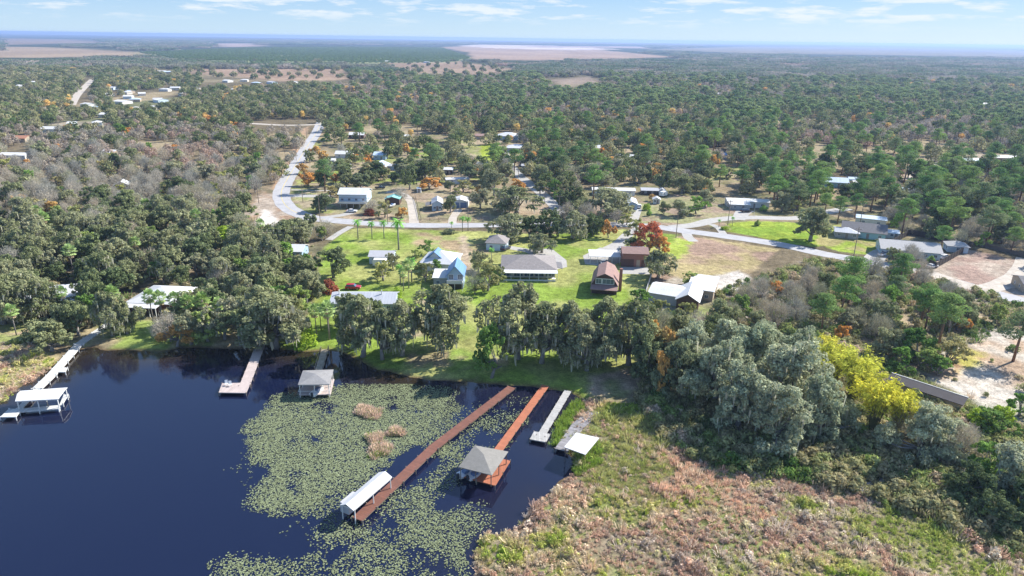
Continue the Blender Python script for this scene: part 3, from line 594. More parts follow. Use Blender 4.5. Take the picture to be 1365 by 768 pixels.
def bamboo(seeds):
    for s in seeds:
        rng = np.random.default_rng(600 + s); h = 11; mb = MB(); P = []; Dv = []
        for i in range(46):
            a = rng.random() * 6.28; sp = rng.uniform(1, 4.6); r0 = rng.random() * .9; hh = h * rng.uniform(.72, 1.02)
            pts = [Vector((math.cos(a) * (r0 + sp * t ** 2.2), math.sin(a) * (r0 + sp * t ** 2.2), hh * (t - .22 * t ** 3.2 * sp / 4.6))) for t in (0, .3, .55, .75, .9, 1)]
            mb.tube(pts, [.06, .055, .045, .035, .025, .01], 4)
            for q in range(66):
                t = .3 + .7 * rng.random() ** .7; k = min(int(t * 5), 4); p = pts[k].lerp(pts[k + 1], t * 5 - k)
                P.append(np.array(p) + rng.normal(size=3) * np.array([.34, .34, .28])); dd = np.array([math.cos(a), math.sin(a), -.4]) + rng.normal(size=3) * .6; Dv.append(dd)
        P = np.array(P); Dv = unit(np.array(Dv)) * .42; u = unit(np.cross(Dv, rng.normal(size=P.shape))) * .1
        V = np.stack([P - Dv, P + u, P + Dv, P - u], 1).reshape(-1, 3)
        reg('bamboo', 'bamboo_clump', h, 10, [('canes', mesh_raw('canes', mb.v, faces=mb.f, mt=M['olive'])), ('foliage', mesh_raw('foliage', V, quads=quads_of(V), mt=M['yellow'], rnd=np.repeat(rng.random(len(P)), 4)))])
bamboo((1, 2))
CAT = {'live_oak': 'tree', 'broadleaf_tree': 'tree', 'autumn_tree': 'tree', 'pine_tree': 'pine tree', 'bare_tree': 'bare tree', 'fan_palm': 'palm tree', 'feather_palm': 'palm tree', 'shrub': 'shrub', 'bamboo_clump': 'bamboo'}
def plant(key, loc, h, w, label, group=None, variant=None, rot=None):
    ks = KINDS[key]; k = ks[(random.randrange(len(ks)) if variant is None else variant) % len(ks)]
    r = thing(k.name, label, CAT[k.name], loc, random.random() * 6.28 if rot is None else rot, group)
    r.scale = (h / k.h,) * 3 if 'palm' in k.name else (w / k.w, w / k.w, h / k.h)
    for nm, me in k.parts:
        o = ob(nm, me, r)
        if nm == 'spanish_moss': o['kind'] = 'stuff'
    return r
# low detail meshes for the far woodland (one stuff object)
def low(name, mt, h, w, nb, n, size, base=.2, s=1, bark='bark', pine_=False):
    rng = np.random.default_rng(700 + s)
    C, R = dome_blobs(w, h, h * (.5 if pine_ else base), nb, rng, br=(.13, .2))
    V, t = leaf_cloud(C, R, n, size, rng); q = quads_of(V)
    mb = MB(); mb.tube([(0, 0, -.3), (0, 0, h * .7)], [w * .03, w * .015], 4)
    n0 = len(V); faces = [tuple(x) for x in q] + [tuple(i + n0 for i in f) for f in mb.f]
    me = mesh_raw(name, list(V) + mb.v, faces=faces, mt=M[mt], rnd=np.concatenate([t, np.full(len(mb.v), .5)])); me.materials.append(M[bark])
    mi = np.zeros(len(faces), np.int32); mi[len(q):] = 1; me.polygons.foreach_set('material_index', mi)
    return bpy.data.objects.new(name, me)
def grove(name, mt, s, w=44, h=12, nb=46, n=34, size=1.15):
    rng = np.random.default_rng(800 + s); a = rng.random(nb) * 6.28; r = np.sqrt(rng.random(nb)) * w / 2
    q = rng.uniform(3, 5.5, nb); C = np.stack([np.cos(a) * r, np.sin(a) * r, h - q * .8 - rng.random(nb) * 4], 1); R = np.stack([q, q, q * .85], 1)
    V, t = leaf_cloud(C, R, n, size, rng)
    return bpy.data.objects.new(name, mesh_raw(name, V, quads=quads_of(V), mt=M[mt], rnd=t))
M['w_oak'] = foliage('woodland_oak', [(.07, .09, .035), (.12, .13, .06), (.19, .18, .10), (.09, .115, .045), (.16, .15, .085), (.08, .10, .04)], locnoise=.03)
M['w_pine'] = foliage('woodland_pine', [(.075, .115, .045), (.11, .15, .06), (.14, .17, .07), (.085, .12, .05), (.13, .14, .07)], locnoise=.03)
M['w_bare'] = foliage('woodland_bare', [(.20, .18, .15), (.235, .20, .16), (.18, .175, .14), (.26, .19, .15)], locnoise=.006, gain=1.9)
M['w_orange'] = foliage('woodland_orange', [(.40, .22, .08), (.36, .26, .09)])
M['w_grove'] = foliage('woodland_grove', [(.065, .09, .05), (.085, .115, .06), (.15, .14, .11), (.075, .105, .055), (.13, .12, .09), (.07, .10, .05)], locnoise=.003)
M['w_citrus'] = foliage('citrus_leaves', [(.085, .13, .04), (.11, .16, .05)], gain=1.6)
LOWS = [low('canopy_a', 'w_oak', 11, 12, 22, 34, .62, s=1), low('canopy_b', 'w_oak', 10, 11, 20, 34, .62, s=2), low('canopy_c', 'w_pine', 16, 9, 18, 34, .52, s=3, pine_=True), low('canopy_d', 'w_pine', 15, 8, 16, 34, .52, s=4, pine_=True),
        low('canopy_e', 'w_bare', 9, 9, 18, 34, .42, s=5), low('canopy_f', 'w_orange', 8, 8, 16, 30, .5, s=6), grove('canopy_g', 'w_grove', 1), grove('canopy_h', 'w_grove', 2), grove('canopy_i', 'w_bare', 3, h=9)]
def scatter(name, objs, pts, idx, scl, label, cat=None, kind='stuff'):
    """one object of countless plants: points carrying instances"""
    pts = np.asarray(pts, np.float32); me = bpy.data.meshes.new(name); me.vertices.add(len(pts)); me.vertices.foreach_set('co', pts.ravel())
    a = me.attributes.new('pick', 'INT', 'POINT'); a.data.foreach_set('value', np.asarray(idx, np.int32))
    a = me.attributes.new('size', 'FLOAT_VECTOR', 'POINT'); a.data.foreach_set('vector', np.asarray(scl, np.float32).ravel())
    a = me.attributes.new('turn', 'FLOAT', 'POINT'); a.data.foreach_set('value', (RNG.random(len(pts)) * 6.28).astype(np.float32))
    o = ob(name, me); tag(o, label, cat, kind=kind)
    c = bpy.data.collections.new(name + '_plants')
    for x in objs: c.objects.link(x)
    ng = bpy.data.node_groups.new(name, 'GeometryNodeTree'); ng.interface.new_socket('Geometry', in_out='INPUT', socket_type='NodeSocketGeometry'); ng.interface.new_socket('Geometry', in_out='OUTPUT', socket_type='NodeSocketGeometry')
    N = ng.nodes; L = ng.links; gi = N.new('NodeGroupInput'); go = N.new('NodeGroupOutput'); ip = N.new('GeometryNodeInstanceOnPoints'); ci = N.new('GeometryNodeCollectionInfo')
    ci.inputs['Collection'].default_value = c; ci.inputs['Separate Children'].default_value = True; ci.inputs['Reset Children'].default_value = True
    def na(nm, ty):
        n = N.new('GeometryNodeInputNamedAttribute'); n.data_type = ty; n.inputs['Name'].default_value = nm; return n
    L.new(gi.outputs[0], ip.inputs['Points']); L.new(ci.outputs[0], ip.inputs['Instance']); ip.inputs['Pick Instance'].default_value = True
    L.new(na('pick', 'INT').outputs['Attribute'], ip.inputs['Instance Index']); L.new(na('size', 'FLOAT_VECTOR').outputs['Attribute'], ip.inputs['Scale'])
    cx = N.new('ShaderNodeCombineXYZ'); L.new(na('turn', 'FLOAT').outputs['Attribute'], cx.inputs[2]); L.new(cx.outputs[0], ip.inputs['Rotation']); L.new(ip.outputs[0], go.inputs[0])
    md = o.modifiers.new('scatter', 'NODES'); md.node_group = ng
    return o
def tuft(name, mt, s, n=34, h=.9, r=.45, wd=.05):
    rng = np.random.default_rng(900 + s); a = rng.random(n) * 6.28; q = rng.random(n) ** .6 * r; p = np.stack([np.cos(a) * q, np.sin(a) * q, -.05 + 0 * a], 1)
    d = np.stack([np.cos(a) * q * 1.1, np.sin(a) * q * 1.1, h * rng.uniform(.45, 1.0, n)], 1) + rng.normal(size=(n, 3)) * .12
    b = rng.random(n) * 3.14; u = np.stack([np.cos(b), np.sin(b), 0 * b], 1) * wd
    V = np.stack([p - u, p + u, p + d + u * .5, p + d - u * .5], 1).reshape(-1, 3)
    return bpy.data.objects.new(name, mesh_raw(name, V, quads=quads_of(V), mt=M[mt], rnd=np.repeat(rng.random(n), 4)))
def scrub(name, mt, s, h=1.0, w=1.6, nb=5, n=26, size=.13):
    rng = np.random.default_rng(950 + s); C, R = dome_blobs(w, h, .1, nb, rng, zmin=0, br=(.2, .32)); V, t = leaf_cloud(C, R, n, size, rng)
    return bpy.data.objects.new(name, mesh_raw(name, V, quads=quads_of(V), mt=M[mt], rnd=t))
# ------------------------------------------------------------------ buildings
LANDMARKS = []
def roof_polys(kind, W_, D_, h, rh, ov):
    x0, x1, y0, y1 = -W_ / 2 - ov, W_ / 2 + ov, -ov, D_ + ov; ym = D_ / 2
    if kind == 'gable_x':
        e = h - rh * ov / (D_ / 2); return [[(x0, y0, e), (x1, y0, e), (x1, ym, h + rh), (x0, ym, h + rh)], [(x0, ym, h + rh), (x1, ym, h + rh), (x1, y1, e), (x0, y1, e)]]
    if kind == 'gable_y':
        e = h - rh * ov / (W_ / 2); return [[(x0, y0, e), (0, y0, h + rh), (0, y1, h + rh), (x0, y1, e)], [(0, y0, h + rh), (x1, y0, e), (x1, y1, e), (0, y1, h + rh)]]
    if kind == 'gambrel':
        k = W_ * .33; z2 = h + rh * .68; e = h - .3
        return [[(x0, y0, e), (-k, y0, z2), (-k, y1, z2), (x0, y1, e)], [(-k, y0, z2), (0, y0, h + rh), (0, y1, h + rh), (-k, y1, z2)], [(0, y0, h + rh), (k, y0, z2), (k, y1, z2), (0, y1, h + rh)], [(k, y0, z2), (x1, y0, e), (x1, y1, e), (k, y1, z2)]]
    if kind in ('hip', 'pyramid'):
        e = h - .12; w = x1 - x0; d = y1 - y0; t = h + rh
        if kind == 'pyramid' or abs(w - d) < .3:
            c = (0, ym, t); return [[(x0, y0, e), (x1, y0, e), c], [(x1, y0, e), (x1, y1, e), c], [(x1, y1, e), (x0, y1, e), c], [(x0, y1, e), (x0, y0, e), c]]
        if w > d:
            a = (x0 + d / 2, ym, t); b_ = (x1 - d / 2, ym, t); return [[(x0, y0, e), (x1, y0, e), b_, a], [(x1, y0, e), (x1, y1, e), b_], [(x1, y1, e), (x0, y1, e), a, b_], [(x0, y1, e), (x0, y0, e), a]]
        a = (0, y0 + w / 2, t); b_ = (0, y1 - w / 2, t); return [[(x0, y0, e), (x1, y0, e), a], [(x1, y0, e), (x1, y1, e), b_, a], [(x1, y1, e), (x0, y1, e), b_], [(x0, y1, e), (x0, y0, e), a, b_]]
    if kind == 'shed': return [[(x0, y0, h), (x1, y0, h), (x1, y1, h + rh), (x0, y1, h + rh)]]
    return [[(x0, y0, h), (x1, y0, h), (x1, y1, h), (x0, y1, h)]]
def window(p, x, z, w=1.1, h=1.1, y=-.03, side=None, n=1, t=.09):
    """window > pane on the front (y=0) or on a side wall"""
    f = MB()
    def fr(mb, a0, a1, b0, b1, d0, d1):
        if side is None: mb.box(a0, a1, y + d0, y + d1, b0, b1)
        else: mb.box(side[0] + min(d0 * side[1], d1 * side[1]), side[0] + max(d0 * side[1], d1 * side[1]), a0, a1, b0, b1)
    s = -1 if side is None else 1
    D0, D1 = (-.04, .04) if side is None else (-.02, .06)
    fr(f, x - w / 2, x + w / 2, z, z + t, D0, D1); fr(f, x - w / 2, x + w / 2, z + h - t, z + h, D0, D1); fr(f, x - w / 2, x - w / 2 + t, z + t, z + h - t, D0, D1); fr(f, x + w / 2 - t, x + w / 2, z + t, z + h - t, D0, D1)
    for i in range(1, n): fr(f, x - w / 2 + w * i / n - .03, x - w / 2 + w * i / n + .03, z + t, z + h - t, D0, D1)
    o = f.build('window', M['trim'], p)
    g = MB(); fr(g, x - w / 2 + t * .5, x + w / 2 - t * .5, z + t * .5, z + h - t * .5, -.01, .015); g.build('pane', M['glass'], o)
def door(p, x, w=1.0, h=2.1, mt='door_paint', name='door', y=-.05, handle=True):
    o = MB().box(x - w / 2, x + w / 2, y, y + .08, .05, h).build(name, M[mt], p)
    if handle: MB().box(x + w * .32, x + w * .40, y - .06, y, 1.0, 1.1).build('handle', M['chrome'], o)
def building(name, label, cat, px, py, wpx, D_, h=2.8, roof='gable_x', rh=1.5, rot=0, wall='white_wall', rf='shingle', ov=.5, wins=3, doorx=0, side=1, z0=0, group=None, wm_=None, low_=False, wh=1.1, floors=1, piers=0, origin=None):
    Wd = wm_ if wm_ else wpx * S(px, py); loc = G(px, py) if origin is None else Vector(origin)
    r = thing(name, label, cat, loc, math.radians(rot), group)
    w = MB()
    if roof == 'gable_x': w.v = []; w.add([(-Wd / 2, 0, z0), (-Wd / 2, D_, z0), (-Wd / 2, D_, h), (-Wd / 2, D_ / 2, h + rh - .12), (-Wd / 2, 0, h), (Wd / 2, 0, z0), (Wd / 2, D_, z0), (Wd / 2, D_, h), (Wd / 2, D_ / 2, h + rh - .12), (Wd / 2, 0, h)],
        [(4, 3, 2, 1, 0), (5, 6, 7, 8, 9), (0, 5, 9, 4), (1, 2, 7, 6), (0, 1, 6, 5), (4, 9, 8, 3), (3, 8, 7, 2)])
    elif roof == 'gable_y': w.prism([(-Wd / 2, z0), (Wd / 2, z0), (Wd / 2, h), (0, h + rh - .12), (-Wd / 2, h)], 0, D_)
    elif roof == 'gambrel': w.prism([(-Wd / 2, z0), (Wd / 2, z0), (Wd / 2, h), (Wd * .32, h + rh * .62), (0, h + rh - .2), (-Wd * .32, h + rh * .62), (-Wd / 2, h)], 0, D_)
    elif roof == 'shed': w.add([(-Wd / 2, 0, z0), (Wd / 2, 0, z0), (Wd / 2, D_, z0), (-Wd / 2, D_, z0), (-Wd / 2, 0, h - .15), (Wd / 2, 0, h - .15), (Wd / 2, D_, h + rh - .25), (-Wd / 2, D_, h + rh - .25)], [(0, 3, 2, 1), (4, 5, 6, 7), (0, 1, 5, 4), (1, 2, 6, 5), (2, 3, 7, 6), (3, 0, 4, 7)])
    else: w.box(-Wd / 2, Wd / 2, 0, D_, z0, h - .14)
    if z0 == 0: w.v = [(x, y, z - .3 if z == 0 else z) for x, y, z in w.v]
    w.build('wall', M[wall], r)
    MB().slab([[(x, y, z + .02) for x, y, z in q] for q in roof_polys(roof, Wd, D_, h, rh, ov)], .16).build('roof', M[rf], r)
    if piers:
        for i in range(piers):
            for yy in (.3, D_ - .3): MB().box(-Wd / 2 + .3 + (Wd - .9) * i / (piers - 1), -Wd / 2 + .6 + (Wd - .9) * i / (piers - 1), yy - .15, yy + .15, -.2, z0).build('pier', M['trim'], r)
    if not low_:
        for fl in range(floors):
            for i in range(wins):
                x = -Wd / 2 + Wd * (i + .5) / wins
                if doorx is not None and fl == 0 and abs(x - doorx * Wd) < 1.1: continue
                window(r, x, z0 + .9 + fl * 2.7, 1.2, wh, n=2)
            if side:
                for sgn in (1, -1):
                    for yy in (D_ * .3, D_ * .7): window(r, yy, z0 + .9 + fl * 2.7, 1.0, 1.0, side=(sgn * Wd / 2, sgn))
        if doorx is not None and z0 == 0: door(r, doorx * Wd)
    LANDMARKS.append((px, py - 5, label)); return r, Wd
def canopy_part(r, name, x0, x1, y0, y1, z, zb, rf, posts=3, pm='whitepost', yface=True, slope=.3):
    o = MB().slab([[(x0, y0, z), (x1, y0, z), (x1, y1, z + slope), (x0, y1, z + slope)]], .12).build(name, M[rf], r)
    for i in range(posts):
        xx = x0 + .2 + (x1 - x0 - .4) * i / max(1, posts - 1); MB().box(xx - .08, xx + .08, y0 + .1, y0 + .26, zb, z - .1).build('post', M[pm], r)
# --- central waterfront homes
r, w = building('ranch_house', 'long ranch house with grey-brown hip roof and white-roofed screened porch facing the lake', 'house', 705, 370, 70, 15, 3.0, 'hip', 2.6, 0, 'cream_wall', 'shingle', .7, 0, None, 1)
canopy_part(r, 'porch_roof', -w / 2 - .4, w / 2 + .6, -3.6, -.72, 2.75, 0, 'white_metal', 7, slope=.15)
for i in range(5):
    x = -w / 2 + w * (i + .5) / 5; window(r, x, .4, w / 5 - .5, 2.0, y=-.06, n=3)
MB().box(-w / 2, w / 2, -3.55, -3.42, 0, .5).build('porch_wall', M['trim'], r)
MB().slab([[(w / 2 - 2.5, 4, 3.2), (w / 2 + 2.6, 2.2, 2.5), (w / 2 + 2.6, 9, 2.5), (w / 2 - 2.5, 9, 3.2)]], .12).build('side_roof', M['shingle_dark'], r)
building('guest_house', 'small garage house with a grey-brown hip roof behind the screened ranch house', 'house', 661, 334, 26, 9, 3.0, 'hip', 1.8, -8, 'paleblue_wall', 'shingle', .5, 2, .3, 1)
r, w = building('blue_house', 'tall house with steep bright blue gable roof and raised white porch facing the lake', 'house', 607, 385, 21, 9, 4.8, 'gable_y', 2.8, 0, 'blue_wall', 'blue_metal', .5, 2, None, 1, floors=1)
canopy_part(r, 'balcony_rail', 0, .01, -.01, 0, .3, .2, 'trim', 0)
bpy.data.objects.remove([c for c in r.children if c.name.startswith('balcony_rail')][0])
MB().box(-w / 2, w / 2, -2.6, -.01, 2.5, 2.72).build('balcony', M['trim'], r)
rl = MB().box(-w / 2, w / 2, -2.6, -2.5, 2.73, 3.65)
rl.build('railing', M['trim'], r)
for q in (-1, 0, 1): MB().box(q * (w / 2 - .15) - .09, q * (w / 2 - .15) + .09, -2.48, -2.3, 0, 2.5).build('post', M['whitepost'], r)
MB().box(-w / 2 - .02, w / 2 + .02, -.12, -.02, .0, 2.4).build('crawlspace_screen', M['darktrim'], r)
window(r, -1.3, 3.1, 1.5, 1.7, n=2, y=-.04); window(r, 1.5, 3.1, 1.5, 1.7, n=2, y=-.04)
building('house_wing', 'low white flat-roofed wing on the left side of the blue-gabled house', 'house', 590, 382, 24, 7, 3.0, 'shed', .5, 0, 'grey_wall', 'white_roof', .4, 2, None, 0)
r, w = building('white_house', 'white house with broad white hip roof and small blue gable behind the blue-gabled house', 'house', 583, 362, 44, 12, 3.0, 'hip', 2.6, -8, 'white_wall', 'white_metal', .6, 4, .1, 1)
MB().slab([[(-5, 2.0, 3.4), (-1.5, 2.0, 6.2), (-1.5, 8, 6.2), (-5, 8, 3.4)], [(-1.5, 2.0, 6.2), (2, 2.0, 3.4), (2, 8, 3.4), (-1.5, 8, 6.2)]], .15).build('gable_roof', M['blue_metal'], r)
MB().prism([(-4.7, 3.0), (1.7, 3.0), (-1.5, 5.9)], 2.3, 7.8).build('gable_wall', M['white_wall'], r)
r, w = building('garden_shed', 'small pale shed with a weathered grey roof on the lawn below the tall palms', 'shed', 508, 352, 31, 7, 2.8, 'gable_x', 1.1, 0, 'paleblue_wall', 'panel_grey', .4, 1, -.3, 1)
r, w = building('long_house', 'long low white house with pale grey roof left of the mossy shoreline oaks', 'house', 484, 416, 82, 9, 2.9, 'gable_x', 1.5, 2, 'paleblue_wall', 'grey_metal', .6, 6, .1, 1)
for x in (-7.2, 5): MB().box(x - .12, x + .12, 3.5, 3.8, 3.2, 5.4).build('vent_pipe', M['trim'], r)
r, w = building('gambrel_house', 'brown barn-shaped house with a gambrel shingle roof and two big white windows', 'house', 805, 392, 33, 12, 3.2, 'gambrel', 3.6, -10, 'darkbrown_wall', 'shingle_brown', .4, 0, None, 0)
window(r, -w * .24, 3.2, 2.0, 1.9, n=2, t=.2, y=-.06); window(r, w * .14, 3.2, 3.8, 1.9, n=3, t=.2, y=-.06)
MB().slab([[(-w / 2 - .3, -2.8, 2.3), (w / 2 + .3, -2.8, 2.3), (w / 2 + .3, -.02, 3.0), (-w / 2 - .3, -.02, 3.0)]], .14).build('porch_roof', M['shingle_brown'], r)
MB().box(w / 2 + .45, w / 2 + 1.4, 3.5, 4.4, 0, 7.4).build('chimney', M['brick_wall'], r)
for q in (-1, 1): MB().box(q * w / 2 - .1, q * w / 2 + .1, -2.6, -2.4, 0, 2.2).build('post', M['post'], r)
r, w = building('brick_garage', 'two storey dark red garage building with brown roof between the carport and the red-leaved tree', 'garage', 846, 356, 33, 8, 5.0, 'gable_x', 1.2, -3, 'brick_wall', 'shingle_brown', .4, 0, None, 1, floors=1)
for x in (-2.6,): MB().box(x - 2.2, x + 2.2, -.08, .0, .05, 2.8).build('garage_door', M['garage'], r)
door(r, 1.1, 1.2, 2.6, 'tan_wall'); MB().box(2.2, 4.2, -.08, .0, .05, 2.6).build('garage_door', M['garage'], r)
canopy_part(r, 'metal_lean_to', -w / 2, w / 2 + .5, 8.7, 14, 4.2, 0, 'grey_metal', 4, slope=-.8)
def carport(name, label, px, py, wpx, D_, h, rf, rot=0, n=4, pm='whitepost', roof='shed', rh=.3):
    W_ = wpx * S(px, py); r = thing(name, label, 'carport', G(px, py), math.radians(rot))
    MB().slab(roof_polys(roof, W_, D_, h, rh, .2), .12).build('roof', M[rf], r)
    for i in range(n):
        for y in (.15, D_ - .15):
            x = -W_ / 2 + .15 + (W_ - .3) * i / (n - 1); MB().box(x - .07, x + .07, y - .07, y + .07, -.1, h - .12 + rh * (y / D_)).build('post', M[pm], r)
    LANDMARKS.append((px, py, label)); return r
carport('carport', 'wide flat white-roofed carport left of the dark red garage', 806, 352, 40, 7, 2.8, 'white_roof', -2, 5)
# white metal-roofed workshop
r, w = building('workshop', 'long white metal-roofed workshop with corrugated grey wall beside the thicket', 'building', 893, 407, 58, 10, 3.2, 'gable_x', 1.2, -24, 'panel_grey', 'white_metal', .4, 0, None, 0)
building('open_barn', 'white-roofed barn wing with dark open gable front at the right end of the workshop', 'barn', 915, 414, 28, 12, 3.4, 'gable_y', 1.8, -20, 'darkbrown_wall', 'white_metal', .5, 0, None, 0)
building('workshop_annex', 'flat bright white metal-roofed annex behind the workshop next to a green bush', 'building', 932, 400, 34, 13, 3.4, 'shed', .5, -22, 'tan_wall', 'white_metal', .3, 2, None, 1)
# left shore
r, w = building('lake_house', 'white-roofed house with long open porch under the oaks at the far left', 'house', 70, 411, 66, 12, 3.0, 'gable_x', 2.0, 14, 'brown_wall', 'white_metal', .6, 5, .1, 1)
canopy_part(r, 'porch_roof', -w / 2 - 2, w / 2, -3.6, -.66, 2.6, 0, 'white_metal', 8, slope=.18)
r, w = building('lake_house', 'white hip-roofed house behind the shoreline palms at the head of the white dock path', 'house', 203, 417, 60, 13, 3.2, 'hip', 2.4, -4, 'brown_wall', 'white_metal', .8, 5, .2, 1)
canopy_part(r, 'porch_roof', -w / 2, w / 2 - 3, -3.4, -.86, 2.8, 0, 'white_metal', 6, slope=.18)
# right side
r, w = building('grey_roof_house', 'long grey-roofed house with aqua gable wall right of the roadside oak', 'house', 1150, 318, 52, 11, 3.0, 'gable_x', 2.3, -24, 'aqua_wall', 'shingle_dark', .6, 4, .1, 1)
building('sun_porch', 'low porch room with dark panelled roof at the left of the aqua-walled house', 'porch', 1128, 318, 28, 8, 2.6, 'hip', 1.1, -20, 'grey_wall', 'grey_metal', .5, 3, 0, 0)
building('house_wing', 'pale grey metal-roofed wing behind the aqua-walled house', 'house', 1160, 301, 36, 5, 3.0, 'shed', .4, -24, 'cream_wall', 'palebl_metal', .3, 2, None, 0)
building('garden_shed', 'small white shed between the aqua-walled house and the fenced ranch house', 'shed', 1188, 318, 17, 4.5, 2.4, 'gable_x', .8, -15, 'white_wall', 'palebl_metal', .3, 1, .3, 1)
r, w = building('ranch_house', 'long pale blue ranch house with grey and white roof inside the dark fence', 'house', 1213, 344, 70, 12, 3.0, 'gable_x', 1.9, -17, 'paleblue_wall', 'shingle_light', .7, 6, -.05, 1)
MB().slab([[(-w * .28, 6.3, 5.05), (w * .5, 6.3, 5.05), (w * .5, 13.2, 3.1), (-w * .28, 13.2, 3.1)]], .1).build('metal_roof', M['white_metal'], r)
building('garden_shed', 'square pale shed with low grey hip roof in the corner of the dark fence', 'shed', 1276, 337, 24, 6, 2.6, 'hip', 1.3, -17, 'paleblue_wall', 'shingle_light', .5, 1, .2, 1)
# north side of the road
r, w = building('stilt_house', 'two storey pale blue house with plain white roof on stilts beside the curving road', 'house', 471, 277, 37, 11, 6.4, 'gable_x', 1.8, 0, 'paleblue_wall', 'white_metal', .5, 4, None, 1, z0=2.4, piers=5)
MB().box(-w / 2, w / 2, -2.4, -.02, 2.3, 2.5).build('deck', M['deck_grey'], r)
for i in range(5): MB().box(-w / 2 + (w - .2) * i / 4, -w / 2 + .2 + (w - .2) * i / 4, -2.4, -2.2, 0, 2.3).build('post', M['post'], r)
MB().box(-w / 2, w / 2, -2.38, -2.3, 2.5, 3.4).build('railing', M['trim'], r)
building('teal_barn', 'small dark open barn with a pale teal roof and a white boat inside', 'barn', 523, 273, 19, 6, 2.8, 'gable_y', 1.1, 0, 'darkbrown_wall', 'teal_roof', .3, 0, None, 0)
r, w = building('narrow_cottage', 'narrow white cottage with lilac-grey metal roof and side lean-to porch', 'cottage', 583, 281, 14, 10, 3.4, 'gable_y', 1.3, 6, 'paleblue_wall', 'grey_metal', .3, 2, 0, 1)
MB().slab([[(-w / 2 - 3, .5, 2.3), (-w / 2 - .35, .5, 2.8), (-w / 2 - .35, 7, 2.8), (-w / 2 - 3, 7, 2.3)]], .1).build('porch_roof', M['shingle_dark'], r)
for y in (.7, 3.7, 6.7): MB().box(-w / 2 - 2.9, -w / 2 - 2.75, y - .07, y + .07, 0, 2.2).build('post', M['post'], r)
r, w = building('white_garage', 'white metal garage with two dark roll-up doors behind the rail fence', 'garage', 613, 277, 22, 8, 3.0, 'gable_y', 1.1, 0, 'white_wall', 'white_metal', .25, 0, None, 0)
for x in (-w * .23, w * .23): MB().box(x - w * .19, x + w * .19, -.09, -.0, .05, 2.5).build('garage_door', M['car_blue'], r)
building('outhouse', 'tiny white outhouse between the rail fence corner and the orange tree', 'shed', 558.5, 257, 5.5, 2, 2.2, 'shed', .3, 0, 'white_wall', 'palebl_metal', .15, 0, 0, 0)
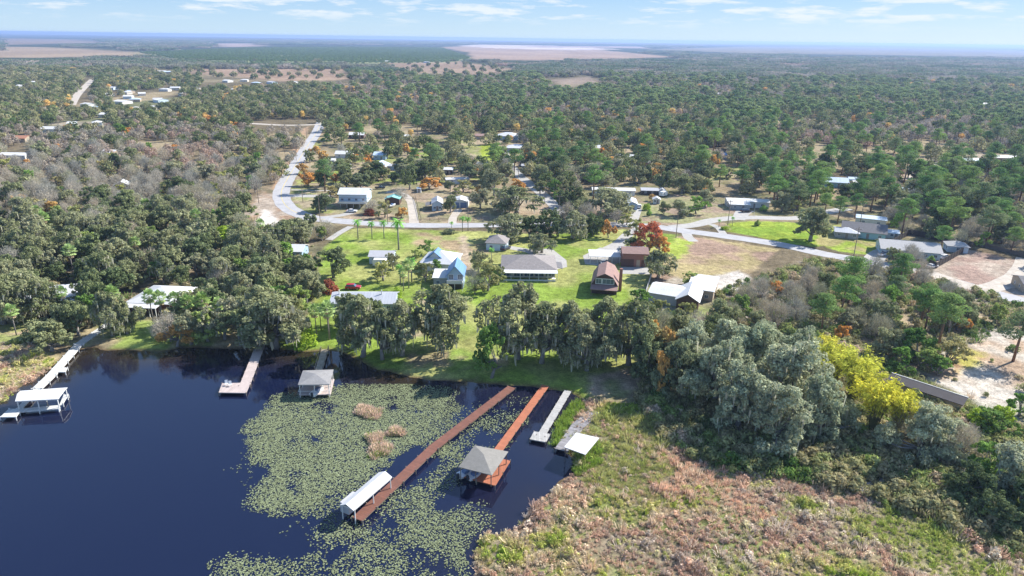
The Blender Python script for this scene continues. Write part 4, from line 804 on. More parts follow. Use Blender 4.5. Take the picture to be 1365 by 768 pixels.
LST = [ # name,label,px,py,w,D,h,roof,rh,rot,wall,roofmat
 ('house', 'white gabled house behind the dark oaks above the stilt house', 503, 229, 21, 11, 3.2, 'gable_y', 1.8, -5, 'tan_wall', 'palebl_metal'),
 ('house', 'blue-roofed house beside the yellow-orange trees', 506, 213, 16, 9, 3, 'gable_x', 1.5, 0, 'blue_wall', 'palebl_metal'),
 ('house', 'low white house left of the yellow-orange trees', 458, 211, 22, 8, 2.8, 'gable_x', 1.4, 0, 'white_wall', 'white_roof'),
 ('house', 'long lilac-roofed low house left of the gabled white house', 452, 227, 28, 5, 2.6, 'gable_x', .8, 0, 'white_wall', 'grey_metal'),
 ('trailer_home', 'long low trailer home right of the gabled white house', 525, 227, 26, 5, 2.6, 'gable_x', .7, 0, 'blue_wall', 'panel_grey'),
 ('house', 'dark-fronted white-roofed house near the top of the curving road', 475, 185, 20, 9, 3, 'gable_x', 1.3, 0, 'darkbrown_wall', 'white_roof'),
 ('garden_shed', 'white-roofed shed behind the orange tree in the middle yard', 570, 228, 17, 7, 2.8, 'gable_x', 1, 0, 'tan_wall', 'white_roof'),
 ('garden_shed', 'square white-roofed shed with black opening in the middle yard', 597, 233, 12, 6, 3, 'gable_x', .8, 0, 'darktrim', 'white_metal'),
 ('trailer_home', 'long slanting white trailer roof in the middle yard right of the orange tree', 610, 245, 30, 4, 2.6, 'gable_x', .6, 16, 'white_wall', 'white_roof'),
 ('house', 'white hip-roofed house with blue wall at the end of the side road', 676, 187, 28, 12, 3.2, 'hip', 2.2, -6, 'blue_wall', 'white_metal'),
 ('house', 'white-roofed house just below the blue-walled house at the end of the side road', 687, 203, 24, 11, 3, 'hip', 1.8, -6, 'grey_wall', 'white_metal'),
 ('house', 'white-roofed bungalow with blue-grey wall right of the side road pines', 793, 203, 18, 9, 3, 'gable_x', 1.5, -6, 'blue_wall', 'white_roof'),
 ('garden_shed', 'small white-roofed shed behind the dark oak row', 735, 208, 10, 5, 2.6, 'gable_x', .8, -8, 'blue_wall', 'white_roof'),
 ('house', 'red-roofed house deep among trees north of the yards', 592, 174, 20, 8, 2.8, 'gable_x', 1.3, 0, 'tan_wall', 'red_roof'),
 ('greenhouse', 'rounded teal tarpaulin shelter in the oaks right of the side road', 777, 240, 10, 5, 2.2, 'gable_y', 1.2, 0, 'tealtarp', 'tealtarp'),
 ('trailer_home', 'long white trailer home behind the big grey tree', 818, 261, 56, 7, 2.8, 'gable_x', .7, -2, 'white_wall', 'white_roof'),
 ('garden_shed', 'tall white end shed of the trailer home by the gravel drive', 842, 280, 14, 11, 3, 'gable_y', 1, -4, 'blue_wall', 'white_metal'),
 ('barn', 'dark low barn with grey roof behind the tiny white shed', 866, 260, 22, 6, 2.4, 'gable_x', .8, -4, 'darktrim', 'panel_grey'),
 ('outhouse', 'tiny white shed on the brown yard beside a yellow bush', 875, 272, 9, 3.4, 2.4, 'gable_y', .8, -8, 'white_wall', 'white_metal'),
 ('garden_shed', 'small dark shed with blue-grey front in the shade of the woods', 882, 260, 8, 4, 2.4, 'gable_y', .8, -10, 'paleblue_wall', 'panel_grey'),
 ('trailer_home', 'white mobile home with long flat roof above the side road', 997, 277, 54, 7, 3, 'gable_x', .7, -6, 'white_wall', 'white_roof'),
 ('garden_shed', 'white-roofed porch shelter in front of the mobile home', 986, 280, 26, 4, 2.6, 'shed', .4, -6, 'grey_wall', 'white_roof'),
 ('house', 'pale green gable-roofed house among pines north of the side road', 1112, 250, 34, 10, 3, 'gable_x', 1.8, -14, 'aqua_wall', 'palebl_metal'),
 ('barn', 'low white-roofed barn right of the pale green house', 1151, 251, 24, 7, 2.6, 'gable_x', .9, -8, 'brown_wall', 'white_roof'),
 ('garden_shed', 'small dark-blue shed between the pale green house and the low barn', 1138, 245, 12, 5, 2.6, 'gable_x', .8, -8, 'blue_wall', 'palebl_metal'),
 ('house', 'long pale roof among the trees at the far right edge', 1345, 216, 44, 8, 2.8, 'gable_x', 1.1, -4, 'tan_wall', 'white_roof'),
 ('house', 'white roof half hidden left of the long roof at the far right edge', 1300, 220, 26, 8, 2.8, 'gable_x', 1.1, -4, 'white_wall', 'palebl_metal'),
 ('house', 'blue-grey roof in the oaks left of the pine-topped lot', 961, 212, 14, 7, 2.8, 'gable_x', 1, -4, 'blue_wall', 'blue_metal'),
 ('tent_shelter', 'pale rounded tent shelter poking through the bare woods', 163, 254, 20, 7, 2.5, 'gable_y', 2.0, 20, 'white_roof', 'white_roof'),
 ('house', 'white-roofed house in the grey woods on the left', 142, 210, 18, 9, 3, 'gable_x', 1.4, -12, 'tan_wall', 'white_roof'),
 ('house', 'long white roof at the left edge above the grey woods', 16, 213, 36, 9, 2.8, 'gable_x', 1, 0, 'white_wall', 'white_roof'),
 ('house', 'orange-brown roofed house at the left edge', 24, 190, 20, 9, 3, 'gable_x', 1.4, 0, 'tan_wall', 'orange_roof'),
 ('house', 'twin-gabled white house in the trees above the orange-brown roof', 60, 177, 24, 9, 3, 'gable_x', 1.4, 0, 'paleblue_wall', 'white_roof'),
 ('house', 'small house in the oaks above the lakeside woods', 395, 345, 16, 8, 2.8, 'gable_x', 1.4, 0, 'blue_wall', 'white_roof'),
 ('garage', 'white building by the sand lot at the far right edge of the road', 1385, 392, 40, 9, 3, 'gable_x', 1.2, -15, 'tan_wall', 'shingle_dark'),

 ('garden_shed', 'small white-roofed shed in the trees above the trailer home yards', 540, 186, 10, 6, 2.6, 'gable_x', .8, 10, 'tan_wall', 'white_roof'),
 ('garden_shed', 'tiny pale shed under the yellow-brown tree', 551, 205, 6, 4, 2.4, 'gable_y', .8, 0, 'white_wall', 'palebl_metal'),
 ('house', 'grey-roofed cottage above the big middle yard oak', 642, 226, 14, 8, 2.8, 'gable_x', 1.1, -8, 'cream_wall', 'shingle_light'),
 ('garden_shed', 'white shed beside the silver car left of the orange trees', 441, 219, 10, 5, 2.6, 'gable_x', .8, 0, 'white_wall', 'white_roof'),
 ('house', 'lilac-roofed house at the upper left of the yards', 448, 178, 14, 8, 2.8, 'gable_x', 1.1, 8, 'cream_wall', 'grey_metal'),
 ('garden_shed', 'small pale shed in front of the dark oak row', 700, 226, 9, 4, 2.4, 'gable_x', .7, 0, 'white_wall', 'panel_grey'),
 ('house', 'white-roofed house among the oaks right of the pine group', 835, 215, 18, 8, 2.8, 'gable_x', 1.1, -10, 'cream_wall', 'white_roof'),
 ('garden_shed', 'grey-roofed shed right of the white-roofed oak-wood house', 862, 222, 10, 5, 2.5, 'gable_x', .8, -10, 'tan_wall', 'shingle_light'),
 ('house', 'pale house hidden in the woods far above the fenced ranch house', 1215, 262, 20, 8, 2.8, 'gable_x', 1.1, -10, 'white_wall', 'palebl_metal'),
 ('house', 'white-roofed house by the track at far right', 1240, 232, 22, 8, 2.8, 'gable_x', 1.1, -8, 'tan_wall', 'white_roof'),
 ('house', 'brown-roofed house at the upper edge of the village yards', 640, 186, 12, 8, 2.8, 'gable_x', 1.1, 5, 'tan_wall', 'shingle_brown'),
]
for nm, lb, px, py, wp, D_, h, rk, rh, rot, wl, rfm in LST:
    building(nm, lb, 'house' if nm in ('house', 'trailer_home') else nm.split('_')[-1].replace('outhouse', 'shed'), px, py, wp, D_, h, rk, rh, rot, wl, rfm, .4, max(2, int(wp * S(px, py) / 5)), .15, 1)
FARH = [(22, 117, 18), (20, 123, 24), (5, 152, 15), (26, 151, 16), (112, 143, 22), (104, 156, 12), (166, 126, 15), (170, 132, 14), (157, 139, 28), (180, 136, 18), (141, 129, 14), (210, 136, 16), (218, 122, 18), (216, 97, 16), (105, 86, 30), (130, 168, 20), (135, 157, 12),
        (225, 98, 30), (325, 109, 16), (359, 112, 16), (286, 120, 12), (298, 134, 20), (233, 120, 16), (208, 137, 14), (438, 118, 14), (169, 125, 10), (516, 83, 10), (568, 84, 11), (619, 83, 9), (956, 128, 12), (1176, 110, 10), (1315, 142, 12), (1240, 142, 10), (340, 113, 18),
        (190, 128, 12), (148, 120, 12), (240, 128, 12), (262, 122, 10), (55, 130, 12), (42, 112, 12), (390, 112, 12), (85, 128, 12), (275, 130, 10), (1080, 98, 10), (300, 110, 12), (180, 148, 14), (200, 147, 12), (95, 170, 12), (310, 122, 12), (125, 148, 14)]
RF = ['white_roof', 'palebl_metal', 'white_roof', 'panel_grey', 'white_roof', 'shingle_light', 'white_metal', 'white_roof']; WL = ['white_wall', 'tan_wall', 'cream_wall', 'paleblue_wall']
RW = {'white_roof': 'white', 'palebl_metal': 'pale blue', 'panel_grey': 'grey', 'shingle_light': 'light grey', 'white_metal': 'bright white'}
for i, (px, py, wp) in enumerate(FARH):
    rf = RF[i % 8]; where = 'beside the far straight road' if px < 135 and 95 < py < 145 and px > 80 else ('at the far left of the distant village' if px < 80 else 'in the distant village left of the curving road' if px < 260 else 'in the tree-dotted far settlement near the brown fields' if px < 450 else 'by the orange groves near the horizon' if px < 640 else 'deep in the far right pine woods')
    near = [l for l in LANDMARKS[:-1] if abs(l[0] - px) < 45 and abs(l[1] - py) < 20]
    building('house', f'small {RW[rf]}-roofed house {where}', 'house', px, py, wp * (.55 + .25 * ((i * 7) % 5) / 5), 8 + (i % 3) * 3, 3, 'gable_x' if i % 3 else 'hip', 1.2, (i * 37) % 70 - 35, WL[i % 4], rf, .4, 0, None, 0, low_=True, group=f'{RW[rf]}-roofed houses {where}')
    bx = [(px - wp * .55, py - 6), (px + wp * .55, py - 6), (px + wp * .55, py + 2), (px - wp * .55, py + 2)]
# barn at lower right
pa, pb = G(1190, 500, 3.2), G(1288, 532, 3.2); d = (pb - pa); ang = math.atan2(d.y, d.x); L_ = d.length
r = thing('long_barn', 'long low dark-roofed barn with white edge trim behind the bamboo at lower right', 'barn', ((pa.x + pb.x) / 2, (pa.y + pb.y) / 2, LZ), ang)
MB().box(-L_ / 2, L_ / 2, -2.9, -.3, -.3, 2.5).build('wall', M['tan_wall'], r); MB().slab([[(-L_ / 2 - .3, -3.2, 2.5), (L_ / 2 + .3, -3.2, 2.5), (L_ / 2 + .3, 0, 3.1), (-L_ / 2 - .3, 0, 3.1)]], .14).build('roof', M['barn_roof'], r)
MB().box(-L_ / 2 - .3, L_ / 2 + .3, .02, .2, 2.9, 3.2).build('roof_trim', M['trim'], r); door(r, 0, 1.2, 2.2, y=-2.98)
LANDMARKS.append((1235, 515, 'x'))
# ------------------------------------------------------------------ docks
def dock(name, label, pxs, width, z, mt, group=None, post='post', gap=3.2, rails=False, plats=(), ph=.15):
    P = [G(x, y, z) for x, y in pxs]; P0 = P[0].copy(); r = thing(name, label, 'dock', (P0.x, P0.y, 0), 0, group); posts = []
    for i in range(len(P) - 1):
        a, b = P[i] - Vector((P0.x, P0.y, 0)), P[i + 1] - Vector((P0.x, P0.y, 0)); d = (b - a); L_ = d.length; an = math.atan2(d.y, d.x)
        mb = MB().box(-.05 if i == 0 else -width * .3, L_ + (width * .3 if i < len(P) - 2 else 0), -width / 2, width / 2, -.12, 0)
        o = mb.build('walkway', M[mt], r, (a.x, a.y, a.z + i * .004)); o.rotation_euler = (0, 0, an)
        st = MB().box(0, L_, -width / 2 + .1, -width / 2 + .2, -.36, -.125).box(0, L_, width / 2 - .2, width / 2 - .1, -.36, -.125).build('joist', M[post], r, (a.x, a.y, a.z)); st.rotation_euler = (0, 0, an)
        n = max(1, int(L_ / gap)); nr = Vector((-d.y, d.x, 0)).normalized()
        for k in range(n + 1):
            for q in (-1, 1): posts.append((a + d * (k / n) + nr * q * (width / 2 + .07), z + (ph if not rails else .95)))
        if rails:
            for q in (-1, 1): MB().bar(a + nr * q * (width / 2 + .07) + Vector((0, 0, .9)), b + nr * q * (width / 2 + .07) + Vector((0, 0, .9)), .09).build('rail', M[post], r)
    for (corners, nm) in plats:
        C = [G(x, y, z) - Vector((P0.x, P0.y, 0)) for x, y in corners]
        if sum(p.x * q.y - q.x * p.y for p, q in zip(C, C[1:] + C[:1])) < 0: C.reverse()
        MB().slab([[tuple(c + Vector((0, 0, .012))) for c in C]], .2).build(nm, M[mt], r)
        for c, e in zip(C, C[1:] + C[:1]):
            n = max(1, int((e - c).length / 3.5))
            for k in range(n): posts.append((c.lerp(e, k / n), z + ph))
    for p, zt in posts[:96]:
        MB().tube([(p.x, p.y, -1.5), (p.x, p.y, zt)], [.11, .1], 6).build('post', M[post], r)
    cx = sum(p[0] for p in pxs) / len(pxs); cy = sum(p[1] for p in pxs) / len(pxs); LANDMARKS.append((cx, cy, label)); return r
def boathouse_roof(name, label, corners, z, kind, rh, mt, pm='whitepost', zb=-1.2, t=.12, np_=(2, 2), cat='boathouse'):
    """corners in photo pixels at eave height, order: left, bottom, right, top"""
    C = [G(x, y, z) for x, y in corners]; o0 = sum(C, Vector()) / 4; o0.z = 0; C = [c - o0 for c in C]
    if sum(p.x * q.y - q.x * p.y for p, q in zip(C, C[1:] + C[:1])) < 0: C.reverse()
    r = thing(name, label, cat, o0); c0 = sum(C, Vector()) / 4
    if kind == 'pyramid':
        ap = c0 + Vector((0, 0, rh)); polys = [[tuple(C[i]), tuple(C[(i + 1) % 4]), tuple(ap)] for i in range(4)]
    elif kind == 'flat': polys = [[tuple(c) for c in C]]
    elif kind == 'gable':   # ridge along the longer side
        if (C[1] - C[0]).length < (C[2] - C[1]).length: C = C[1:] + C[:1]
        m0 = (C[0] + C[3]) / 2 + Vector((0, 0, rh)); m1 = (C[1] + C[2]) / 2 + Vector((0, 0, rh)); polys = [[tuple(C[0]), tuple(C[1]), tuple(m1), tuple(m0)], [tuple(m0), tuple(m1), tuple(C[2]), tuple(C[3])]]
    MB().slab(polys, t).build('roof', M[mt], r)
    done = set()
    for i in range(4):
        a, b = C[i], C[(i + 1) % 4]; n = max(1, round((b - a).length / 4.2))
        for k in range(n):
            p = a.lerp(b, k / n); p = c0 + (p - c0) * .92
            MB().box(p.x - .08, p.x + .08, p.y - .08, p.y + .08, zb, z - .08).build('post', M[pm], r)
        ia, ib = c0 + (a - c0) * .92, c0 + (b - c0) * .92
        MB().bar(ia + Vector((0, 0, -.22)), ib + Vector((0, 0, -.22)), .1, .2).build('beam', M[pm], r)
    LANDMARKS.append((sum(c[0] for c in corners) / 4, sum(c[1] for c in corners) / 4, label)); return r, C, o0
Zd = .9
dock('long_dock', 'very long narrow dark red plank dock running diagonally through the lily pads', [(682, 516), (578, 596), (476, 692)], 2.0, Zd, 'deck_red', gap=3.4)
r, C, o0 = boathouse_roof('boat_shelter', 'narrow white gabled boat shelter at the outer end of the long dark red dock', [(452.7, 673.6), (471, 680.6), (522.7, 636), (505, 629.5)], 3.0, 'gable', .7, 'white_metal')
a = G(474, 690, Zd) - o0; b = G(491, 675, Zd) - o0; d = (b - a).normalized(); nn = Vector((-d.y, d.x, 0)); a += nn * 1.35; b += nn * 1.35
k = MB().box(0, (b - a).length, 0, 1.8, Zd, 2.8).build('storage_closet', M['panel_grey'], r, (a.x, a.y, 0)); k.rotation_euler = (0, 0, math.atan2(d.y, d.x))
k = MB().box(0, 11.5, 0, 1.2, Zd - .15, Zd - .02).build('side_deck', M['deck_red'], r, (a.x, a.y, 0)); k.rotation_euler = (0, 0, math.atan2(d.y, d.x))
dock('orange_dock', 'bright orange-red plank dock with a broad end platform under the grey pavilion roof', [(727, 514), (664, 600)], 1.7, .9, 'deck_orange', gap=3.4, plats=[([(611, 633.5), (632.7, 605), (680.5, 614), (660, 647.5)], 'platform')])
r, C, o0 = boathouse_roof('dock_pavilion', 'grey shingled four-sided pavilion roof on the orange-red dock platform', [(611.3, 622.4), (655.6, 633.5), (677.5, 602), (632.7, 593.6)], 3.5, 'pyramid', 1.15, 'thatch', 'post', zb=.9)
dock('grey_dock', 'short light grey dock with a small square end platform right of the orange dock', [(757, 521), (721, 581)], 1.6, .7, 'deck_grey', plats=[([(706.2, 585.5), (727.6, 589.5), (733.8, 578.5), (711.8, 575)], 'platform')])
dock('weathered_dock', 'dark weathered dock sunk in the reeds leading to the white canopy', [(793, 548), (770, 568), (748, 600)], 2.6, .7, 'deck_old')
boathouse_roof('dock_canopy', 'flat bright white canopy on thin posts at the edge of the marsh', [(752, 596), (780.3, 606), (798.8, 583.7), (768, 576.7)], 3.4, 'flat', 0, 'white_metal', 'chrome')
dock('railed_dock', 'worn grey and tan railed gangway down to the grey-roofed boathouse', [(433, 466), (425, 494)], 1.7, .8, 'deck_worn', rails=True)
r, C, o0 = boathouse_roof('boathouse', 'boathouse with light grey low hip roof at the edge of the lily pads', [(403.7, 494), (397, 513), (439.5, 512.5), (444.6, 492.5)], 3.3, 'pyramid', .8, 'boat_shingle', 'whitepost')
MB().slab([[tuple(Vector((c.x, c.y, .85))) for c in C]], .2).build('deck', M['deck_pale'], r)
MB().bar((C[0].x, C[0].y, 1.7), (C[1].x, C[1].y, 1.7), .08).build('rail', M['whitepost'], r); MB().bar((C[1].x, C[1].y, 1.7), (C[2].x, C[2].y, 1.7), .08).build('rail', M['whitepost'], r)
dock('pale_dock', 'short pinkish dock with an L-shaped end platform in the dark tree reflections', [(349, 455), (326, 514)], 2.3, .8, 'deck_pale', plats=[([(291.5, 523.3), (328, 523.8), (334, 510), (296, 511)], 'platform')])
dock('white_dock', 'long white dock path bending from the left shore house out to the white boat canopy', [(157, 421), (138, 436), (105, 458.5), (68, 500), (49, 518)], 2.1, .8, 'deck_white', post='whitepost',
     plats=[([(74, 496), (87, 496), (90, 490), (78, 489.5)], 'side_platform'), ([(0, 556), (21, 556), (26, 549.5), (78, 545), (79, 540), (24, 545), (12, 545)], 'outer_deck'), ([(79, 540), (84, 538), (91, 526), (85, 526)], 'side_deck'), ([(46, 517), (52, 519), (30, 545), (22, 545)], 'inner_deck')])
boathouse_roof('boat_canopy', 'white ribbed boat canopy at the end of the long white dock on the left', [(20, 535), (78, 532), (90, 516.5), (27, 521)], 2.9, 'gable', .5, 'white_metal')
dock('old_jetty', 'small collapsed weathered jetty lying in the shaded marsh at lower right', [(1189, 632), (1178, 648), (1166, 657)], 2.2, 1.0, 'deck_old', plats=[([(1142, 648), (1160, 642), (1172, 653), (1152, 658)], 'platform')])
# ------------------------------------------------------------------ vehicles and small things
def wheel(p, x, y, rr=.36):
    mb = MB(); mb.tube([(x, y - .11, rr), (x, y + .11, rr)], [rr, rr], 14); o = mb.build('wheel', M['rubber'], p)
    s = 1 if y > 0 else -1; MB().tube([(x, y + s * .10, rr), (x, y + s * .125, rr)], [rr * .6, rr * .55], 10).build('rim', M['chrome'], o)
def car(name, label, cat, px, py, head, paint_, kind='suv', group=None, z=LZ):
    r = thing(name, label, cat, G(px, py) + Vector((0, 0, .02 + z - LZ)), math.radians(head), group); L_ = 4.7; Wc = .95
    pr = {'suv': ([(-2.35, .4), (2.3, .4), (2.35, .8), (2.2, 1.02), (1.1, 1.12), (-2.3, 1.15), (-2.38, .8)], [(-2.25, 1.13), (.95, 1.1), (.35, 1.68), (-1.9, 1.7)]),
          'sedan': ([(-2.3, .38), (2.3, .38), (2.33, .7), (2.15, .88), (1.0, .98), (-1.9, 1.0), (-2.33, .85)], [(-1.75, .98), (.95, .96), (.3, 1.42), (-1.0, 1.43)]),
          'pickup': ([(-2.7, .5), (2.5, .5), (2.55, .9), (2.4, 1.12), (1.2, 1.2), (-.6, 1.2), (-.65, 1.15), (-2.7, 1.15)], [(-.55, 1.18), (1.15, 1.18), (.6, 1.78), (-.45, 1.8)])}[kind]
    b = MB().prism([(x, z) for x, z in pr[0]], -Wc, Wc); b.build('body', M[paint_], r)
    cb = MB(); n = 4; P = pr[1]
    cb.add([(P[0][0], -.9, P[0][1]), (P[1][0], -.9, P[1][1]), (P[2][0], -.72, P[2][1]), (P[3][0], -.72, P[3][1]), (P[0][0], .9, P[0][1]), (P[1][0], .9, P[1][1]), (P[2][0], .72, P[2][1]), (P[3][0], .72, P[3][1])], [(0, 1, 2, 3), (7, 6, 5, 4), (1, 5, 6, 2), (4, 0, 3, 7), (0, 4, 5, 1)])
    cb.build('windows', M['glass'], r)
    MB().box(P[3][0] - .03, P[2][0] + .03, -.74, .74, P[2][1] - .01, P[2][1] + .05).build('roof', M[paint_], r)
    if kind == 'pickup': MB().box(-2.55, -.75, -.8, .8, 1.151, 1.16).build('bed', M['darktrim'], r)
    for x in (-1.45, 1.45):
        for y in (-.88, .88): wheel(r, x, y)
    for y in (-.65, .65):
        MB().box(2.3, 2.38, y - .2, y + .2, .72, .88).build('headlight', M['lamp_clear'], r); MB().box(-2.42 - (.3 if kind == 'pickup' else 0), -2.34 - (.3 if kind == 'pickup' else 0), y - .18, y + .18, .8, 1.0).build('taillight', M['lamp_red'], r)
    LANDMARKS.append((px, py, label)); return r
car('parked_car', 'dark red sport utility car on the lawn behind the long white house', 'car', 471, 385.5, 0, 'car_red', 'suv')
car('parked_car', 'white pickup parked in the shade of the wide white carport', 'car', 804, 353, 95, 'car_white', 'pickup')
car('parked_car', 'white pickup at the left corner of the fenced ranch house', 'car', 1178, 341, 30, 'car_white', 'pickup')
car('parked_car', 'dark blue car beside the white pickup at the fenced ranch house', 'car', 1184, 337, 30, 'car_blue', 'sedan')
car('parked_car', 'white car between the ranch house end wall and the dark fence', 'car', 1259, 345, 25, 'car_white', 'suv')
car('parked_car', 'white car parked on the verge outside the dark fence corner', 'car', 1242, 357, 25, 'car_white', 'sedan')
car('parked_car', 'dark car outside the white mobile home', 'car', 994, 283, 10, 'car_dark', 'suv')
car('parked_car', 'white car parked under palms in front of the stilt house', 'car', 469, 283, 0, 'car_white', 'sedan')
car('parked_car', 'black truck under the oaks behind the stilt house', 'car', 507, 252, 5, 'car_dark', 'pickup')
car('parked_car', 'white car on the gravel drive beside the trailer home end shed', 'car', 852, 277, 80, 'car_white', 'suv')
car('parked_car', 'grey car beside the garage of the grey-brown guest house', 'car', 674, 333, 60, 'car_dark', 'suv')
car('parked_car', 'pale car by the low house left of the yellow-orange trees', 'car', 449, 225, 20, 'car_white', 'suv')
car('parked_car', 'silver car on the yard left of the stilt house', 'car', 443, 228, 30, 'car_grey', 'sedan')
def trailer(label, px, py, head, L_=5, h=2.2, mt='plastic_white'):
    r = thing('camper_trailer', label, 'trailer', G(px, py), math.radians(head))
    MB().prism([(-L_ / 2, .6), (L_ / 2 - .5, .6), (L_ / 2, 1.0), (L_ / 2 - .1, h + .2), (L_ / 2 - .6, h + .5), (-L_ / 2 + .3, h + .5), (-L_ / 2, h + .2)], -1.1, 1.1).build('body', M[mt], r)
    for y in (-1.05, 1.05): wheel(r, -.3, y, .34)
    MB().bar((L_ / 2, 0, .55), (L_ / 2 + 1.2, 0, .5), .12).build('tow_bar', M['darktrim'], r)
    MB().box(-1.2, -.2, -1.14, -1.105, 1.3, 1.9).build('window', M['glass'], r)
trailer('white camper trailer in front of the grey-roofed garden shed', 507, 355, 0, 4.8)
trailer('white cargo trailer near the trailer home at the side road', 884, 262, 40, 4)
def boat(label, px, py, head, z, mt='plastic_white', L_=4.5, origin=None):
    r = thing('motor_boat', label, 'boat', (G(px, py, z)), math.radians(head))
    secs = [(-L_ / 2, .9, .0), (-L_ * .1, 1.0, 0), (L_ * .3, .7, .08), (L_ / 2, .03, .25)]; mb = MB(); vs = []; fs = []
    for x, w_, k in secs: vs += [(x, -w_, .75 + k), (x, -w_ * .7, .2 + k * .6), (x, 0, k), (x, w_ * .7, .2 + k * .6), (x, w_, .75 + k)]
    for i in range(3):
        for j in range(4): fs.append((i * 5 + j, (i + 1) * 5 + j, (i + 1) * 5 + j + 1, i * 5 + j + 1))
    fs.append((0, 1, 2, 3, 4)); fs += [(i * 5 + 4, (i + 1) * 5 + 4, (i + 1) * 5, i * 5) for i in range(3)]
    mb.add(vs, fs).build('hull', M[mt], r); MB().box(-.6, .5, -.45, .45, .76, 1.25).build('console', M['car_blue'], r); MB().box(-L_ / 2 - .4, -L_ / 2 - .02, -.2, .2, .2, 1.15).build('outboard_motor', M['car_dark'], r)
boat('white boat under the teal-roofed open barn', 523, 275, 60, 1.0)
boat('blue and white boat on the left side of the orange dock pavilion', 621, 634, 40, .2, 'lamp_clear', 3.0)
boat('second small white boat nearer the middle under the pavilion', 633, 637, 40, .2, 'plastic_white', 2.8)
boat('white boat held under the grey-roofed boathouse', 424, 524, 70, .4, 'plastic_white', 4)
def chair(label, px, py, head, z, group):
    r = thing('lounge_chair', label, 'chair', G(px, py, z), math.radians(head), group)
    MB().box(-.3, .3, -.3, .3, .38, .44).build('seat', M['plastic_white'], r); b = MB().box(-.3, .3, -.03, .03, 0, .75).build('backrest', M['plastic_white'], r, (0, .3, .42)); b.rotation_euler = (-.3, 0, 0)
    for x in (-.26, .26):
        for y in (-.26, .26): MB().box(x - .03, x + .03, y - .03, y + .03, 0, .38).build('leg', M['plastic_white'], r)
chair('white chair nearer the left end of the pinkish dock platform', 302, 514, 20, .83, 'chairs on the pinkish dock')
chair('white chair nearer the walkway on the pinkish dock platform', 307, 515, 20, .83, 'chairs on the pinkish dock')
def pole(px, py, h, label, arm=True, rr=.17, mt='wood_pole', lean=0, group='utility poles along the roads', name='utility_pole'):
    r = thing(name, label, 'pole', G(px, py), random.uniform(-.4, .4), group)
    MB().tube([(0, 0, -.4), (lean, 0, h)], [rr, rr * .65], 7).build('pole', M[mt], r)
    if arm:
        MB().box(-1.2 + lean, 1.2 + lean, rr, rr + .12, h - .9, h - .75).build('crossarm', M[mt], r)
        for x in (-1.1, 0, 1.1): MB().tube([(x + lean, rr + .06, h - .75), (x + lean, rr + .06, h - .5)], [.06, .05], 5).build('insulator', M['lamp_clear'], r)
for px, py, h, lb in [(901, 317, 12, 'utility pole at the left corner of the brown lot beside the red tree'), (1138, 341, 11, 'thick brown utility pole at the right end of the lawn by the aqua-walled house'), (970, 300, 11, 'utility pole by the road fork palms'),
        (345, 271, 11, 'leftmost pole at the edge of the grey woods by the curve'), (404, 270, 9, 'pole on the inner verge of the road curve'), (427, 296, 12, 'pole at the junction beside the dark oak clump'), (395, 214, 10, 'pole on the left verge of the straight road, midway'), (381, 216, 10, 'pole in the trees left of the straight road'),
        (362, 243, 10, 'pole at the left verge just above the curve'), (409, 184, 9, 'far pole by the upper end of the straight road'), (517, 299, 12, 'pole at the roadside right of the palm row'), (624, 299, 12, 'roadside pole right of the rail fence'), (691, 238, 10, 'pole at the bend of the side road'), (717, 236, 9, 'pole on the open yard right of the side road'),
        (726, 272, 9, 'pole beside the lower side road'), (745, 286, 9, 'pole near the foot of the side road'), (440, 452, 8, 'lone pole on the lakeside lawn near the railed gangway'), (484, 226, 9, 'pole behind the gabled white house'), (1146, 300, 10, 'pole rising behind the aqua-walled house'), (652, 176, 10, 'distant pole north of the blue-walled house')]:
    pole(px, py, h, lb)
pole(1005, 288, 6, 'thin white flagpole beside the mobile home drive', False, .07, 'whitepost', group='flagpoles', name='flagpole')
def wires(label, a, b, ha, hb):
    A_, B_ = G(*a), G(*b); r = thing('power_line', label, 'power line', (A_.x, A_.y, LZ), 0, 'wires between the utility poles'); d = B_ - A_
    for k, off in enumerate((-.9, .9)):
        pts = [Vector((d.x * t + off * .6, d.y * t + off * .6, ha - .6 + (hb - ha) * t - 1.2 * 4 * t * (1 - t) * .5)) for t in [i / 8 for i in range(9)]]
        MB().tube(pts, [.035] * 9, 4).build('wire', M['darktrim'], r)
wires('thin wires between the junction pole and the roadside pole right of the palms', (427, 296), (517, 299), 12, 12)
wires('thin wires between the palm-row pole and the pole right of the rail fence', (517, 299), (624, 299), 12, 12)
wires('thin wires between the brown lot pole and the pole at the road fork palms', (901, 317), (970, 300), 12, 11)
wires('thin wires from the rail fence pole to the pole near the side road foot', (624, 299), (745, 286), 12, 9)
def fence(label, pxs, h, mt, solid=True, gap=3, z=LZ):
    P = [G(*p) for p in pxs]; o0 = P[0]; r = thing('board_fence' if solid else 'rail_fence', label, 'fence', o0); n = 0
    for a, b in zip(P, P[1:]):
        a = a - o0; b = b - o0; d = b - a; k = max(1, int(d.length / gap))
        if solid: MB().bar(a + Vector((0, 0, h / 2)), b + Vector((0, 0, h / 2)), .06, h).build('board_panel', M[mt], r)
        else:
            for zz in (h * .45, h * .9): MB().bar(a + Vector((0, 0, zz)), b + Vector((0, 0, zz)), .06, .14).build('rail', M[mt], r)
        for i in range(k):
            p = a + d * (i / k); MB().box(p.x - .08, p.x + .08, p.y - .08, p.y + .08, -.2, h + .08).build('post', M[mt], r)
fence('low brown rail fence along the road in front of the narrow cottage and white garage', [(561, 294), (597, 294.5)], 1.2, 'fence_wood', False); fence('low brown rail fence right of the white garage gate', [(610, 294.5), (652, 293)], 1.2, 'fence_wood', False)
fence('thin rail fence running back from the road beside the dirt drive', [(561, 293), (553, 262)], 1.2, 'fence_wood', False, 4)
